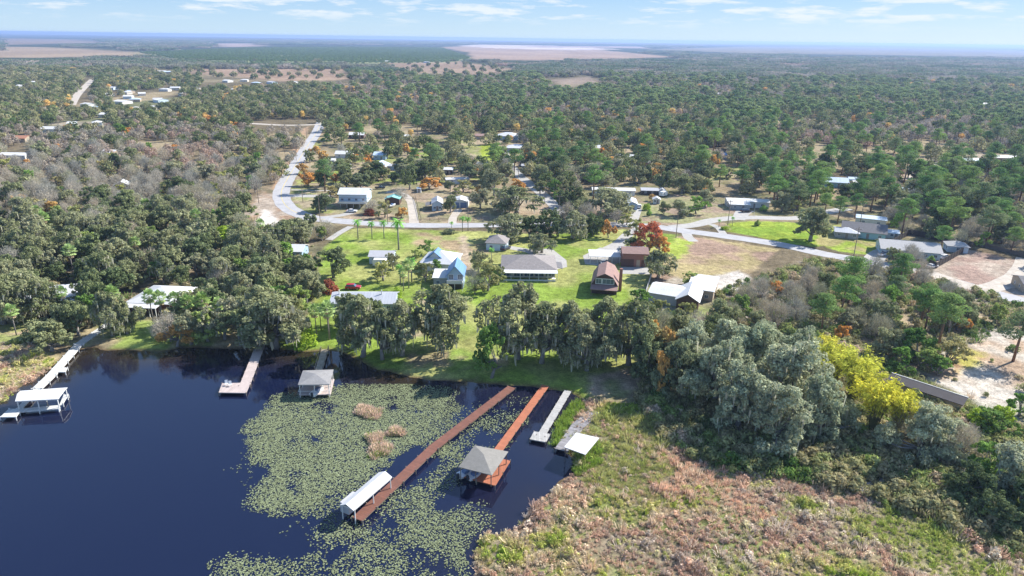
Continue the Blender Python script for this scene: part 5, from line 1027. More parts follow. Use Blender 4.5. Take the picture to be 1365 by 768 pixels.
fence('tall dark board fence around the back of the pale blue ranch house', [(1187, 327), (1212, 313), (1262, 322), (1296, 330), (1247, 358), (1238, 354)], 2.3, 'darktrim', True, 3)
fence('grey garden fence between the gambrel house and the workshop', [(858, 400), (869, 367)], 1.5, 'panel_grey', True, 3)
fence('long dark fence between the sand lot and the woods at the right edge', [(1298, 326), (1365, 343), (1420, 356)], 1.6, 'fence_wood', True, 4)
def swim(label, px, py):
    r = thing('garden_table', label, 'table', G(px, py)); MB().tube([(0, 0, .7), (0, 0, .76)], [.7, .7], 12).build('table_top', M['plastic_white'], r); MB().tube([(0, 0, 0), (0, 0, .7)], [.06, .06], 6).build('leg', M['plastic_white'], r)
swim('round white garden table on the lawn by the ranch house porch', 738, 374)
o = boat('red canoe-like boat beside the lower right barn', 1170, 521, 20, LZ, 'car_red', 3)
# ------------------------------------------------------------------ hand placed plants: key, base px, base py, height m, crown m, label
HAND = [
 ('mossyoak', 484, 474, 15, 12, 'mossy oak at the left end of the shoreline row, before the long white house'), ('mossyoak', 510, 479, 13, 9, 'smaller mossy oak second from the left in the shoreline row'), ('mossyoak', 536, 474, 14, 10, 'mossy oak third from the left in the shoreline row'),
 ('mossyoak', 590, 466, 17, 14, 'free-standing mossy oak with drooping moss in front of the blue-gabled house'), ('green', 655, 503, 14, 9.5, 'slim bright green tree standing at the water left of the long dark red dock'),
 ('mossyoak', 690, 478, 19, 15, 'tallest mossy oak in front of the screened ranch house'), ('mossyoak', 722, 484, 15, 12, 'mossy oak close right of the tallest shoreline oak'), ('mossyoak', 758, 482, 15, 12, 'mossy oak below the lawn between ranch house and gambrel house'),
 ('mossyoak', 782, 494, 12, 10, 'low mossy oak nearest the shore below the gambrel house'), ('mossyoak', 805, 476, 15, 12, 'mossy oak directly in front of the gambrel house'), ('mossyoak', 838, 486, 16, 13, 'mossy oak right of the gambrel house with orange climbers'),
 ('darkoak', 862, 508, 14, 11, 'dark oak at the right end of the shoreline row'), ('olive', 885, 495, 13, 11, 'yellow-flecked dark tree left of the silver-green oaks'), ('darkoak', 903, 528, 15, 12, 'dark oak on the marsh edge left of the silver oaks'),
 ('autumn', 787, 484, 13, 4, 'small orange-tipped tree between the mossy oaks'), ('autumn', 892, 503, 14, 6, 'orange-tipped tree below the workshop'), ('autumn', 880, 528, 13, 5, 'small orange crown left of the silver oaks'), ('autumn', 868, 480, 13, 5, 'small orange crown below the grey garden fence'),
 ('oak', 862, 440, 9, 9, 'oak between gambrel house and workshop'), ('green', 850, 412, 7, 8, 'bright green tree at the right corner of the gambrel house'), ('limeshrub', 843, 420, 4, 5, 'lime green bush right of the gambrel house'), ('olive', 878, 425, 7, 7, 'olive tree before the workshop wall'), ('green', 900, 440, 6, 5, 'columnar green tree below the open barn'),
 ('oak', 905, 465, 11, 10, 'oak in front of the open barn'),
 ('silveroak', 920, 505, 15, 14, 'silver-green oak at the upper left of the big silver cluster'), ('silveroak', 950, 540, 17, 16, 'silver-green oak at the left front of the big silver cluster'), ('silveroak', 965, 492, 13, 14, 'silver-green oak at the top of the big silver cluster'), ('silveroak', 1000, 520, 17, 17, 'largest silver-green oak in the centre of the silver cluster'),
 ('silveroak', 985, 572, 15, 15, 'silver-green oak low in the centre front of the cluster'), ('silveroak', 1040, 545, 18, 18, 'big silver-green oak right of centre of the cluster'), ('silveroak', 1030, 590, 15, 15, 'silver-green oak at the marsh edge of the cluster'), ('silveroak', 1055, 505, 14, 14, 'silver-green oak at the upper right of the cluster left of the bamboo'), ('silveroak', 1088, 580, 14, 14, 'silver-green oak at the right front beside the bamboo'),
 ('silveroak', 1020, 478, 11, 11, 'small silver-green oak at the back of the cluster'),
 ('bamboo', 1108, 518, 12, 11, 'yellow bamboo clump at upper left of the yellow group'), ('bamboo', 1135, 540, 14, 12, 'tallest yellow bamboo clump in the middle of the yellow group'), ('bamboo', 1160, 580, 14, 12, 'nearest yellow bamboo clump above the shaded marsh'), ('bamboo', 1192, 582, 11, 9, 'rightmost yellow bamboo clump by the silver trees'), ('bamboo', 1097, 490, 9, 8, 'small yellow-green bamboo clump behind the others'),
 ('silveroak', 1225, 615, 13, 13, 'grey-green oak right of the bamboo above the old jetty'), ('silveroak', 1262, 606, 8, 10, 'low grey-green oak in front of the long low barn'), ('bare', 1275, 618, 8, 9, 'grey twiggy tree right of the bamboo'), ('bare', 1213, 590, 9, 9, 'grey twiggy tree touching the right bamboo clump'),
 ('silveroak', 1340, 655, 10, 11, 'grey-green oak at the lower right corner'), ('green', 1310, 640, 8, 8, 'forked green tree in the sunny gap at lower right'), ('green', 1318, 578, 6, 9, 'round yellow-green bush tree right of the long barn'), ('limeshrub', 1305, 572, 4, 6, 'lime-green bush at the end of the long barn'), ('limeshrub', 1335, 565, 4, 5, 'lime-green bush near the pale rocks at right'), ('green', 1358, 555, 6, 7, 'feathery green tree at the right edge'), ('darkoak', 1365, 690, 9, 10, 'dark tree in the bottom right corner'), ('darkoak', 1290, 665, 7, 9, 'dark low tree at the lower right marsh edge'), ('darkoak', 1330, 700, 6, 8, 'dark brush tree low in the right corner'),
 ('olive', 1262, 490, 8, 9, 'olive-grey round tree left of the sandy clearing'), ('green', 1250, 500, 5, 8, 'green thicket bush above the long barn'), ('green', 1230, 492, 6, 8, 'green thicket bush at the left end of the long barn'), ('green', 1215, 480, 9, 10, 'broad green tree above the bamboo'),
 ('pine', 1350, 482, 13, 11, 'lone pine casting its shadow on the sandy clearing'), ('autumn', 1275, 440, 6, 6, 'orange shrub tree on the scrub left of the sandy clearing'), ('autumn', 1120, 455, 5, 5, 'rust-orange shrub behind the bamboo'),
 ('oak', 445, 370, 11, 12, 'round grey-green oak on the left side of the big lawn'), ('redshrub', 438, 391, 4.2, 5.5, 'round rust-red shrub behind the long white house'), ('green', 554, 347, 4.5, 5, 'left one of two round green trees behind the white house'), ('green', 570, 340, 6, 6, 'right and taller of two round green trees behind the white house'),
 ('olive', 511, 374, 7, 8.5, 'yellow-tinged olive tree below the garden shed'), ('oak', 524, 358, 6, 6, 'grey-green tree at the right corner of the garden shed'), ('feather', 534, 380, 7, 6, 'dark palm between olive tree and white house'), ('sabal', 545, 384, 9, 5, 'fan palm just left of the white house'), ('feather', 549, 376, 8, 6, 'palm behind the fan palm left of the white house'), ('sabal', 538, 388, 7, 4, 'lower fan palm left of the white house'),
 ('olive', 567, 375, 7.5, 7, 'olive-green tree in front of the white house'), ('green', 583, 368, 6, 6, 'green tree between the white house and its blue-gabled neighbour'), ('bare', 633, 392, 8, 8, 'grey leafless tree right of the blue-gabled house'), ('limeshrub', 530, 400, 4, 3.5, 'bright green feathery shrub behind the right end of the long house'), ('shrub', 534, 418, 3, 4, 'green shrub at the right end wall of the long white house'), ('oliveshrub', 594, 392, 3, 4, 'yellow-green shrub in front of the white wing'),
 ('limeshrub', 408, 462, 4.5, 6, 'bright green bush on the bank left of the railed gangway'), ('limeshrub', 412, 445, 4, 2, 'small yellow-green tree beside the bank bush'), ('sabal', 422, 446, 8, 4, 'fan palm left of the long white house'), ('sabal', 439, 453, 10, 4, 'fan palm at the front left of the long white house'), ('sabal', 428, 440, 7, 4, 'short fan palm behind the pair of front palms'),
 ('mossyoak', 470, 440, 10, 9, 'thin mossy tree overlapping the long white house'), ('oak', 497, 432, 8, 7, 'oak close to the porch of the long white house'),
 ('olive', 650, 388, 11, 10, 'tall olive-brown tree left of the screened ranch house'), ('oak', 638, 362, 8, 8, 'grey-green tree left of the guest house'), ('feather', 655, 348, 5, 6, 'low feather palm in front of the guest house'), ('olive', 665, 380, 7, 5, 'narrow olive tree at the left corner of the ranch porch'),
 ('mossyoak', 676, 320, 10, 13, 'pale grey rounded tree behind the guest house'), ('darkoak', 706, 318, 10, 12, 'dark oak left in the row south of the road'), ('darkoak', 733, 316, 12, 14, 'largest dark oak in the row south of the road'), ('mossyoak', 764, 318, 11, 11, 'mossy oak right of centre in the row south of the road'), ('darkoak', 790, 314, 10, 9, 'dark oak at the right end of the row south of the road'), ('mossyoak', 722, 337, 7, 9, 'low grey-green tree beside the concrete driveway'),
 ('autumn', 811, 317, 8, 6, 'small yellow-orange tree where the gambrel house driveway starts'), ('autumn', 877, 338, 8, 8, 'orange-green lower crown against the right side of the large red tree'), ('redtree', 864, 334, 12, 14, 'large red and orange tree behind the red garage'), ('olive', 846, 318, 9, 8, 'rust-green tree left of the large red tree'), ('darkoak', 843, 331, 4.5, 9, 'dark hedge-like tree behind the lean-to'), ('darkoak', 852, 333, 4, 6, 'dark bush at the foot of the large red tree'), ('mossyoak', 877, 370, 9, 10, 'small mossy oak at the left edge of the brown lot'), ('green', 923, 381, 5, 8, 'round bright green bush tree behind the workshop annex'),
 ('oak', 1080, 321, 14, 19, 'broad spreading oak over the roadside lawn triangle'), ('shrub', 1010, 301, 2.5, 3, 'small round bush on the lawn triangle'), ('feather', 958, 303, 3.5, 5, 'short palm at the left tip of the lawn triangle'), ('feather', 976, 301, 4, 5, 'palm on the lawn triangle beside the pole'), ('limeshrub', 966, 306, 1.4, 4, 'lime green ground bush at the tip of the lawn triangle'),
 ('feather', 477.4, 319, 8, 6, 'leftmost palm of the row on the big lawn'), ('feather', 496, 318, 7, 6.5, 'second palm from the left on the big lawn'), ('feather', 512, 318, 7.5, 6.5, 'third palm from the left on the big lawn'), ('feather', 531.5, 333, 12, 10, 'tallest palm nearest the garden shed'), ('feather', 602, 308, 4, 4, 'short palm in the flower bed by the road'), ('feather', 616.5, 309, 6.5, 4.5, 'slender palm near the roadside right of the flower bed'), ('feather', 624, 308, 6, 4, 'palm next to the roadside pole'), ('greyshrub', 598, 311, 1.6, 6, 'low grey shrubs around the short roadside palm'),
 ('autumn', 572, 253, 7, 13, 'spreading orange-brown tree in the middle yard'), ('oak', 546, 253, 14, 11, 'tall dark green tree left of the spreading orange tree'), ('darkoak', 527, 246, 7, 8, 'dark tree between white gabled house and tall green tree'), ('darkoak', 482, 252, 9, 15, 'broad dark oak behind the stilt house'), ('oak', 495, 246, 8, 9, 'oak right behind the stilt house roof'), ('darkoak', 434, 282, 9, 11, 'dark mossy oak inside the road curve'), ('darkoak', 428, 281, 8, 8, 'dark oak just left of its twin inside the road curve'),
 ('olive', 513, 290, 8, 8, 'olive tree beside the road in front of the teal barn'), ('autumn', 535, 290, 5, 7, 'pinkish-brown bush beside the dirt drive'), ('bare', 498, 285, 6, 9, 'brown twiggy tree left of the teal barn'), ('redshrub', 492, 286, 2.5, 7, 'rust-brown shrubs left of the teal barn'),
 ('autumn', 411, 248, 8, 11, 'bright orange tree beside the straight road'), ('autumn', 425, 240, 6, 9, 'pale orange tree right of the bright orange tree'), ('bare', 436, 235, 8, 10, 'pinkish bare tree right of the straight road'), ('oak', 413, 216, 8, 9, 'green tree overhanging the straight road'), ('autumn', 430, 214, 7, 9, 'tan-orange tree above the bright orange tree'), ('autumn', 471, 216, 6, 8, 'yellow-orange tree by the low white house'), ('autumn', 490, 212, 5, 7, 'pale orange tree by the blue-roofed house'), ('olive', 466, 200, 6, 8, 'yellow-green tree at the top of the yards'), ('green', 436, 190, 7, 9, 'green tree right of the upper straight road'), ('bare', 455, 208, 8, 8, 'grey bare tree among the orange ones'),
 ('darkoak', 517, 212, 9, 9, 'dark oak right of the blue-roofed house'), ('oak', 531, 210, 9, 9, 'oak north of the long trailer home'), ('autumn', 543, 207, 9, 8, 'yellow-brown tree north of the trailer home'), ('pine', 575, 222, 14, 12, 'tall dark green tree north of the orange-brown tree'), ('oak', 590, 226, 9, 9, 'oak north of the white-roofed sheds'), ('bare', 560, 230, 8, 10, 'grey bare tree above the orange-brown tree'), ('darkoak', 625, 242, 11, 14, 'dark oak over the middle yard sheds'), ('olive', 618, 256, 7, 10, 'olive tree below the slanting trailer roof'), ('oak', 600, 255, 6, 7, 'small oak at the left end of the slanting trailer roof'),
 ('oak', 658, 262, 15, 15, 'big oak right of the middle yard'), ('mossyoak', 688, 285, 12, 20, 'very broad grey-green oak left of the side road foot'), ('oak', 655, 240, 10, 10, 'oak above the big middle yard oak'), ('olive', 608, 262, 5, 6, 'yellowish bush tree before the slanting trailer roof'), ('bare', 640, 235, 8, 9, 'bare tree above the middle yard oaks'),
 ('green', 738, 261, 9, 9, 'round green tree on the open yard beside the side road'), ('oliveshrub', 758, 264, 3, 8, 'yellow-green hedge right of the round green tree'), ('shrub', 745, 264, 3, 7, 'grey-green shrubs at the foot of the round green tree'), ('darkoak', 693, 222, 8, 9, 'dark oak at the left end of the side road row'), ('darkoak', 708, 221, 9, 10, 'dark oak second in the side road row'), ('oak', 724, 221, 9, 11, 'oak third in the side road row'), ('redshrub', 752, 218, 4, 8, 'rust red bush at the right end of the side road row'), ('autumn', 776, 205, 6, 6, 'small orange tree beside the white-roofed bungalow'),
 ('bare', 760, 240, 9, 16, 'wide grey leafless tree left of the teal shelter'), ('mossyoak', 786, 243, 10, 16, 'broad grey oak above the teal shelter'), ('mossyoak', 805, 250, 8, 12, 'grey oak right of the teal shelter'), ('oak', 768, 256, 6, 9, 'low oak below the teal shelter'), ('mossyoak', 812, 288, 12, 19, 'very large grey round tree over the trailer home'), ('darkoak', 795, 309, 7, 9, 'green oak at the roadside below the big grey tree'), ('bare', 822, 297, 6, 8, 'small bare tree between big grey tree and road'),
 ('pine', 708, 200, 14, 9, 'pine left in the group right of the blue-walled house'), ('pine', 718, 199, 15, 10, 'pine second in the group right of the blue-walled house'), ('pine', 728, 198, 15, 10, 'pine third in the group right of the blue-walled house'), ('pine', 739, 200, 15, 10, 'pine at the right of the group by the blue-walled house'), ('oak', 752, 198, 9, 12, 'olive oak right of the pine group'), ('oak', 770, 198, 10, 12, 'olive oak second right of the pine group'), ('olive', 712, 196, 5, 8, 'yellowish bush below the pine group'),
 ('oak', 906, 288, 8, 11, 'dark round tree left on the brown yard'), ('green', 928, 285, 9, 10, 'bright green tree right on the brown yard'), ('autumn', 870, 268, 4, 5, 'yellow bush by the tiny white shed'), ('shrub', 865, 288, 3, 2.5, 'small dark shrub in front of the tiny white shed'), ('limeshrub', 862, 280, 3, 4, 'lime shrub near the gravel drive'),
 ('pine', 1030, 275, 15, 14, 'round-topped bright pine right above the mobile home'), ('pine', 1062, 280, 13, 11, 'yellow-green pine right of the round-topped pine'), ('olive', 968, 238, 7, 14, 'pale yellowish round tree above the mobile home'),
 ('shrub', 1018, 282, 3, 4, 'green bush at the right end of the mobile home'), ('oak', 1190, 350, 6, 7, 'green tree beside the left corner of the fenced ranch house'), ('shrub', 1240, 350, 2.5, 3, 'grey shrub in front of the fenced ranch house'),
 ('oak', 248, 432, 10, 11, 'oak at the right end wall of the hip-roofed lake house'), ('mossyoak', 62, 424, 11, 9, 'narrow mossy oak in front of the porch of the far left house'), ('autumn', 404, 232, 7, 8, 'orange tree leaning over the straight road above the bright orange one'), ('autumn', 448, 244, 6, 8, 'tan-orange tree above the stilt house'), ('autumn', 420, 205, 6, 8, 'small orange tree by the upper straight road'), ('oak', 462, 250, 8, 11, 'oak left behind the stilt house'), ('oak', 450, 262, 7, 8, 'oak at the left wall of the stilt house'),
 ('oak', 600, 284, 9, 9, 'oak between the narrow cottage and the rail fence gate'), ('oak', 640, 278, 10, 11, 'oak right of the white two-door garage'), ('bare', 535, 268, 7, 8, 'bare tree beside the teal-roofed barn'), ('autumn', 640, 262, 6, 7, 'yellow-brown tree above the white two-door garage'), ('oak', 720, 258, 7, 8, 'oak on the yard right of the side road pole'), ('oak', 885, 285, 6, 6, 'low oak on the brown yard near the tiny white shed'), ('olive', 835, 300, 6, 7, 'olive tree at the verge opposite the large red tree'), ('oak', 940, 275, 9, 10, 'oak left of the white mobile home'),
 ('sabal', 22, 447, 8, 5.5, 'fan palm standing alone on the left lawn'), ('sabal', 88, 420, 8, 5.5, 'fan palm before the left porch house'), ('sabal', 155, 425, 9, 5.5, 'fan palm above the white dock path'), ('sabal', 205, 430, 9, 5, 'fan palm in front of the hip-roofed lake house'), ('sabal', 218, 432, 9, 5, 'fan palm right of the hip-roofed lake house porch'), ('sabal', 238, 434, 9, 5, 'fan palm at the right end of the hip-roofed lake house'), ('sabal', 255, 438, 9, 5, 'fan palm near the orange-leaved bush'), ('sabal', 275, 440, 10, 5, 'fan palm in the shoreline oaks'), ('sabal', 296, 442, 9, 5, 'fan palm further right in the shoreline oaks'),
 ('oak', 70, 468, 8, 12, 'big grey-green bush tree above the left marsh'), ('greyshrub', 55, 450, 5, 9, 'grey-green bush beside the left marsh'), ('oak', 105, 447, 10, 10, 'oak left of the white dock path'), ('green', 120, 432, 9, 9, 'green tree at the left of the white dock path head'), ('darkoak', 95, 440, 9, 10, 'dark tree beside the left marsh bush'), ('mossyoak', 150, 448, 12, 8, 'slender mossy tree right of the white dock path'), ('mossyoak', 170, 445, 9, 7, 'small mossy tree beside the slender one at the dock path'),
 ('autumn', 236, 461, 7, 8, 'orange-leaved bush at the waterline'), ('bare', 228, 455, 8, 9, 'brown twiggy bush left of the orange waterline bush'), ('mossyoak', 40, 425, 13, 12, 'hanging-moss oak before the left porch house'), ('mossyoak', 5, 432, 13, 13, 'mossy oak at the left edge of the photo'),
 ('oak', 255, 458, 9, 9, 'oak at the waterline right of the orange bush'), ('green', 278, 455, 10, 10, 'green oak at the waterline, middle of the left bank'), ('oak', 300, 452, 12, 12, 'oak at the waterline left of the pinkish dock'), ('oak', 322, 459, 11, 11, 'oak beside the foot of the pinkish dock'), ('mossyoak', 368, 462, 14, 15, 'large moss-hung oak right of the pinkish dock'), ('oak', 390, 456, 12, 12, 'oak between pinkish dock and bank bush'), ('olive', 396, 448, 12, 8, 'yellow-tinged oak near the bank bush'), ('mossyoak', 350, 445, 13, 14, 'moss-hung oak behind the pinkish dock foot'),
 ('yellow', 0, 0, 0, 0, ''),
 ('olive', 322, 318, 6, 12, 'olive bush at the left of the sand lot'), ('limeshrub', 312, 322, 6, 14, 'vivid yellow-green thicket left of the sand lot'), ('limeshrub', 297, 320, 5, 9, 'vivid yellow-green bush at the left end of the thicket'), ('autumn', 336, 324, 5, 6, 'orange bush beside the sand lot'),
 ('darkoak', 415, 312, 9, 9, 'dark oak below the junction verge'), ('mossyoak', 398, 322, 9, 12, 'grey oak below the sand lot'), ('mossyoak', 375, 330, 10, 13, 'grey oak further left below the sand lot'),
]
HANDPT = []
for key, px, py, h, w, lb in HAND:
    if not lb: continue
    k = 1.0
    if key == 'mossyoak': h *= 1.1; w *= 1.3
    plant(key, G(px, py), h, w, lb); v = G(px, py); HANDPT.append((v.x, v.y, w)); LANDMARKS.append((px, py - h / S(px, py) * .5, None))
# ------------------------------------------------------------------ woodland
bpts = []
for o in [o for o in COL.objects if o.parent is None and o.type == 'EMPTY']:
    if o.get('category') in ('house', 'shed', 'garage', 'barn', 'building', 'cottage', 'porch', 'home', 'greenhouse', 'shelter', 'carport'):
        wl_ = [c for c in o.children if c.name.startswith(('wall', 'roof'))][0]; bb = [Vector(b) for b in wl_.bound_box]; wd = max(b.x for b in bb); dp = max(b.y for b in bb)
        farh = o.location.y > 560
        c = Vector(o.location) + Vector((-math.sin(o.rotation_euler.z), math.cos(o.rotation_euler.z), 0)) * dp / 2; bpts.append((c.x, c.y, max(wd, dp / 2) * (.75 if farh else .95) + 1)); a_ = PX(c + Vector((0, 0, 3)))
        ww = wd / S(*PX(c))
        if farh: ww *= .5
        protect([(a_[0] - ww, a_[1] - 3 - ww * .12), (a_[0] + ww, a_[1] - 3 - ww * .12), (a_[0] + ww, a_[1] + 2 + ww * .12), (a_[0] - ww, a_[1] + 2 + ww * .12)])
bpts = np.array(bpts); hp = np.array(HANDPT)
def inpx(poly, px, py): return inpoly_sd(poly, np.asarray(px, float), np.asarray(py, float)) > 0
def pxof(x, y, z):
    vx, vy, vz = x, y, z - H; dd = vy * FW.y + vz * FW.z; dd = np.maximum(dd, 1e-3)
    return CX + F * (vx * RC.x + vy * RC.y + vz * RC.z) / dd, CY - F * (vx * UC.x + vy * UC.y + vz * UC.z) / dd, dd / F
rows = []; y = 95.0
while y < 12500:
    st = 7.6 if y < 330 else 8.8 if y < 600 else max(10, y * .0135) if y < 1500 else y * .0155
    hw = y * .86 + 60; n = int(2 * hw / st)
    xs = np.linspace(-hw, hw, n) + RNG.uniform(-.5, .5, n) * st; ys = y + RNG.uniform(-.5, .5, n) * st
    rows.append(np.stack([xs, ys, np.full(n, st)], 1)); y += st * (1 if y < 1500 else 1.35)
P = np.concatenate(rows); x, y, st = P.T
px, py, sc = pxof(x, y, LZ)
kind = np.full(len(P), 'oak', dtype='<U12'); u = RNG.random(len(P))
REG = {}
def mix(mask, spec):
    acc = 0
    for k_, pr in spec:
        kind[mask & (u >= acc) & (u < acc + pr)] = k_; acc += pr
nz_ = fbm(x, y, 45, 61); pn = fbm(x, y, 130, 71); bn = fbm(x, y, 90, 81)
mix(np.ones(len(P), bool), [('pine', .27), ('oak', .27), ('bare', .26), ('darkoak', .08), ('green', .03), ('olive', .08), ('autumn', .01)])
mix(bn > .52, [('bare', .62), ('oak', .2), ('pine', .12), ('autumn', .06)])
mix(pn > .60, [('pine', .75), ('oak', .13), ('bare', .12)])
mL = (px < 430) & (py < 175); mix(mL, [('darkoak', .45), ('oak', .28), ('green', .08), ('bare', .14), ('autumn', .05)])
mB = (px < 420) & (py >= 175) & (py < 300); mix(mB, [('bare', .54), ('oak', .18), ('darkoak', .07), ('green', .07), ('olive', .12), ('autumn', .02)])
mix(mB & (nz_ > .56), [('bare', .75), ('olive', .15), ('oak', .07), ('autumn', .03)])
mO = (px < 430) & (py >= 300) & (py < 480); mix(mO, [('oak', .35), ('mossyoak', .27), ('darkoak', .14), ('green', .08), ('bare', .06), ('sabal', .06), ('olive', .04)])
mY = (px > 430) & (px < 960) & (py > 160) & (py < 300); mix(mY, [('oak', .40), ('darkoak', .2), ('autumn', .08), ('pine', .12), ('olive', .08), ('bare', .12)])
mR = (px > 960) & (py > 190) & (py < 330); mix(mR, [('pine', .32), ('oak', .26), ('darkoak', .10), ('bare', .19), ('green', .06), ('olive', .07)])
mT = (px > 880) & (py >= 330) & (py < 560); mix(mT, [('bare', .26), ('pine', .24), ('oak', .20), ('green', .15), ('olive', .13), ('autumn', .02)])
tt = inpx([(930, 395), (1100, 350), (1110, 440), (1000, 460), (940, 440)], px, py) & (nz_ > .42); mix(tt, [('bare', .88), ('olive', .06), ('green', .06)])
HD = {'oak': (7, 12), 'darkoak': (7.5, 12), 'mossyoak': (10, 14), 'pine': (11, 17), 'bare': (6, 9.5), 'green': (6, 10), 'olive': (5, 9), 'autumn': (5, 9), 'sabal': (8, 11)}
WR = {'oak': 1.08, 'darkoak': 1.08, 'mossyoak': .95, 'pine': .74, 'bare': .95, 'green': 1.0, 'olive': 1.0, 'autumn': 1.0, 'sabal': .4}
uh = RNG.random(len(P)); hh = np.array([HD[k][0] + (HD[k][1] - HD[k][0]) * v for k, v in zip(kind, uh)]); ww = hh * np.array([WR[k] for k in kind])
thick = (px > 880) & (py > 330); hh[thick] *= .9; ww[thick] *= .9
ok = (px > -230) & (px < 1600) & (py < 780) & (py > 52)
ok &= ~(pmask(px, py) > 0) | (px < 0) | (px > 1365)
sdl = np.full(len(P), -99.); nb = (np.abs(x) < 700) & (y < 420); sdl[nb] = inpoly_sd(lakeW, x[nb], y[nb]); ok &= sdl < -2
for pl in (MARSH, MARSHL, YARD): ok &= ~inpx(pl, px, py)
ok &= ~inpx([(870, 470), (930, 480), (1070, 440), (1140, 480), (1290, 545), (1400, 560), (1400, 760), (1200, 700), (860, 620)], px, py)
# reject trees whose crowns would hide open ground
for fz, lim in ((.95, .26), ):
    cov = np.zeros(len(P)); cnt = 0
    for dz in (.25, .5, .75, .95):
        for dx in (-.4, 0, .4):
            qx, qy, _ = pxof(x + dx * ww * math.sqrt(1.1 - dz * .6), y, LZ + hh * dz); cov += pmask(qx, qy); cnt += 1
    lim_ = np.where((px < 430) & (py > 300), .35, np.where(mY, .55, .30)); lim_ = np.where((px > 860) & (py > 330) & (py < 440) & (px < 1120), .14, lim_); ok &= (cov / cnt < lim_) | (py < 68)
idx = np.where(ok & (y < 1100))[0]
for i in idx:
    if len(bpts) and (np.hypot(bpts[:, 0] - x[i], bpts[:, 1] - y[i]) < bpts[:, 2] + ww[i] * .22).any(): ok[i] = False; continue
    if (np.hypot(hp[:, 0] - x[i], hp[:, 1] - y[i]) < hp[:, 2] * .3 + ww[i] * .25).any(): ok[i] = False
ok &= ~(mY & (RNG.random(len(P)) < .12)); ok &= ~(tt & (RNG.random(len(P)) < .12)); ok &= ~((px < 330) & (py > 105) & (py < 170) & (RNG.random(len(P)) < .2))
ok &= ~((fbm(x, y, 110, 97) < .34) & (y > 420) & (RNG.random(len(P)) < .75))
vis = ok & (px > -20) & (px < 1390)
order = np.argsort(y / np.maximum(ww, 3)); name_of = {k: KINDS[k][0].name for k in KINDS}; count = {}; indiv = []; CAP = {'live_oak': 235, 'pine_tree': 225, 'bare_tree': 235, 'broadleaf_tree': 120, 'autumn_tree': 45, 'fan_palm': 30}
isind = np.zeros(len(P), bool)
for i in order:
    if not vis[i] or y[i] > 1200: continue
    nm = name_of[kind[i]]; count[nm] = count.get(nm, 0)
    if count[nm] < CAP[nm]: count[nm] += 1; isind[i] = True
def region(a, b):
    if a < 430 and b < 175: return 'distant village woods'
    if a < 420 and b < 235: return 'upper grey woods left of the road'
    if a < 420 and b < 300: return 'lower grey woods left of the road'
    if a < 200 and b < 380: return 'oak wood at the left edge'
    if a < 430 and b < 380: return 'oak wood below the road curve'
    if a < 430: return 'tree belt along the left shore'
    if a < 640 and b < 200: return 'wood line north of the yards'
    if a < 640: return 'yards right of the curving road'
    if a < 960 and b < 200: return 'wood behind the blue-walled house'
    if a < 960 and b < 310: return 'yards right of the side road'
    if a < 1150 and b < 230: return 'pine woods beyond the mobile home'
    if b < 230: return 'pine woods at the far right'
    if a < 1150 and b < 330: return 'trees around the pale green house'
    if b < 335: return 'wood behind the fenced ranch house'
    if a < 1090 and b < 450: return 'scrub thicket below the brown lot'
    if a < 1250: return 'thicket above the yellow bamboo'
    return 'scrub around the sandy clearing'
DESC = {'oak': 'grey-green live oak', 'darkoak': 'dark green oak', 'mossyoak': 'moss-hung grey oak', 'pine': 'green pine', 'bare': 'leafless grey tree', 'green': 'green leafy tree', 'olive': 'olive-yellow leafy tree', 'autumn': 'orange autumn tree', 'sabal': 'fan palm'}
LMK = [l for l in LANDMARKS if l[2] and len(l[2]) > 5]
recs = []
for i in np.where(isind)[0]:
    a, b = px[i], py[i]; rg = region(a, b); best = None
    for lx, ly, lb in LMK:
        d = math.hypot((lx - a), (ly - b) * 1.6)
        if d < 42 and (best is None or d < best[0]): best = (d, lx, ly, lb)
    size = 'tall' if uh[i] > .7 else 'low' if uh[i] < .25 else 'mid-sized'
    recs.append([i, f'{size} {DESC[kind[i]]}', rg, best])
byk = {}
for r_ in recs: byk.setdefault((r_[1], r_[2]), []).append(r_)
ORD = ['leftmost', 'second from left', 'third from left', 'fourth from left', 'fifth from left']
for (ds, rg), L_ in byk.items():
    L_.sort(key=lambda q: px[q[0]]); n = len(L_)
    for j, q in enumerate(L_):
        i = q[0]; grp = f'{ds}s in the {rg}'
        if n == 1: lb = f'{ds} in the {rg}'
        elif n <= 5: lb = f'{ORD[j] if j < n - 1 or n > 5 else "rightmost"} {ds} in the {rg}'
        elif j == 0: lb = f'leftmost {ds} in the {rg}'
        elif j == n - 1: lb = f'rightmost {ds} in the {rg}'
        else: lb = f'{ds} inside the {rg}'
        plant(kind[i], Vector((x[i], y[i], LZ)), hh[i], ww[i], lb, grp)
# the rest as one stuff object
rest = ok & ~isind; KI = {'oak': (0, 1), 'darkoak': (0, 1), 'mossyoak': (0, 1), 'green': (0, 2), 'olive': (1, 4), 'pine': (2, 3), 'bare': (4, 4), 'autumn': (5, 5), 'sabal': (1, 2)}
PH = {0: (11, 12), 1: (10, 11), 2: (16, 9), 3: (15, 8), 4: (9, 9), 5: (8, 8), 6: (12, 44), 7: (12, 44), 8: (9, 44)}
ri = np.where(rest)[0]; pts = []; ii = []; ss = []
for i in ri:
    if y[i] < 1500:
        g = KI[kind[i]][int(u[i] * 1000) % 2]; h_, w_ = PH[g]; s = max(1, st[i] / 11); pts.append((x[i], y[i], LZ)); ii.append(g); ss.append((ww[i] / w_ * s, ww[i] / w_ * s, hh[i] / h_))
    else:
        if nf is None: pass
        if fbm(x[i] * .35, y[i], 1500, 25) > .67 and y[i] > 3500: continue
        g = 8 if bn[i] > .62 else (6 + int(u[i] * 100) % 2); pts.append((x[i], y[i], LZ)); s = max(.9, st[i] / 34); ii.append(g); ss.append((s, s, (.75 + .4 * uh[i])))
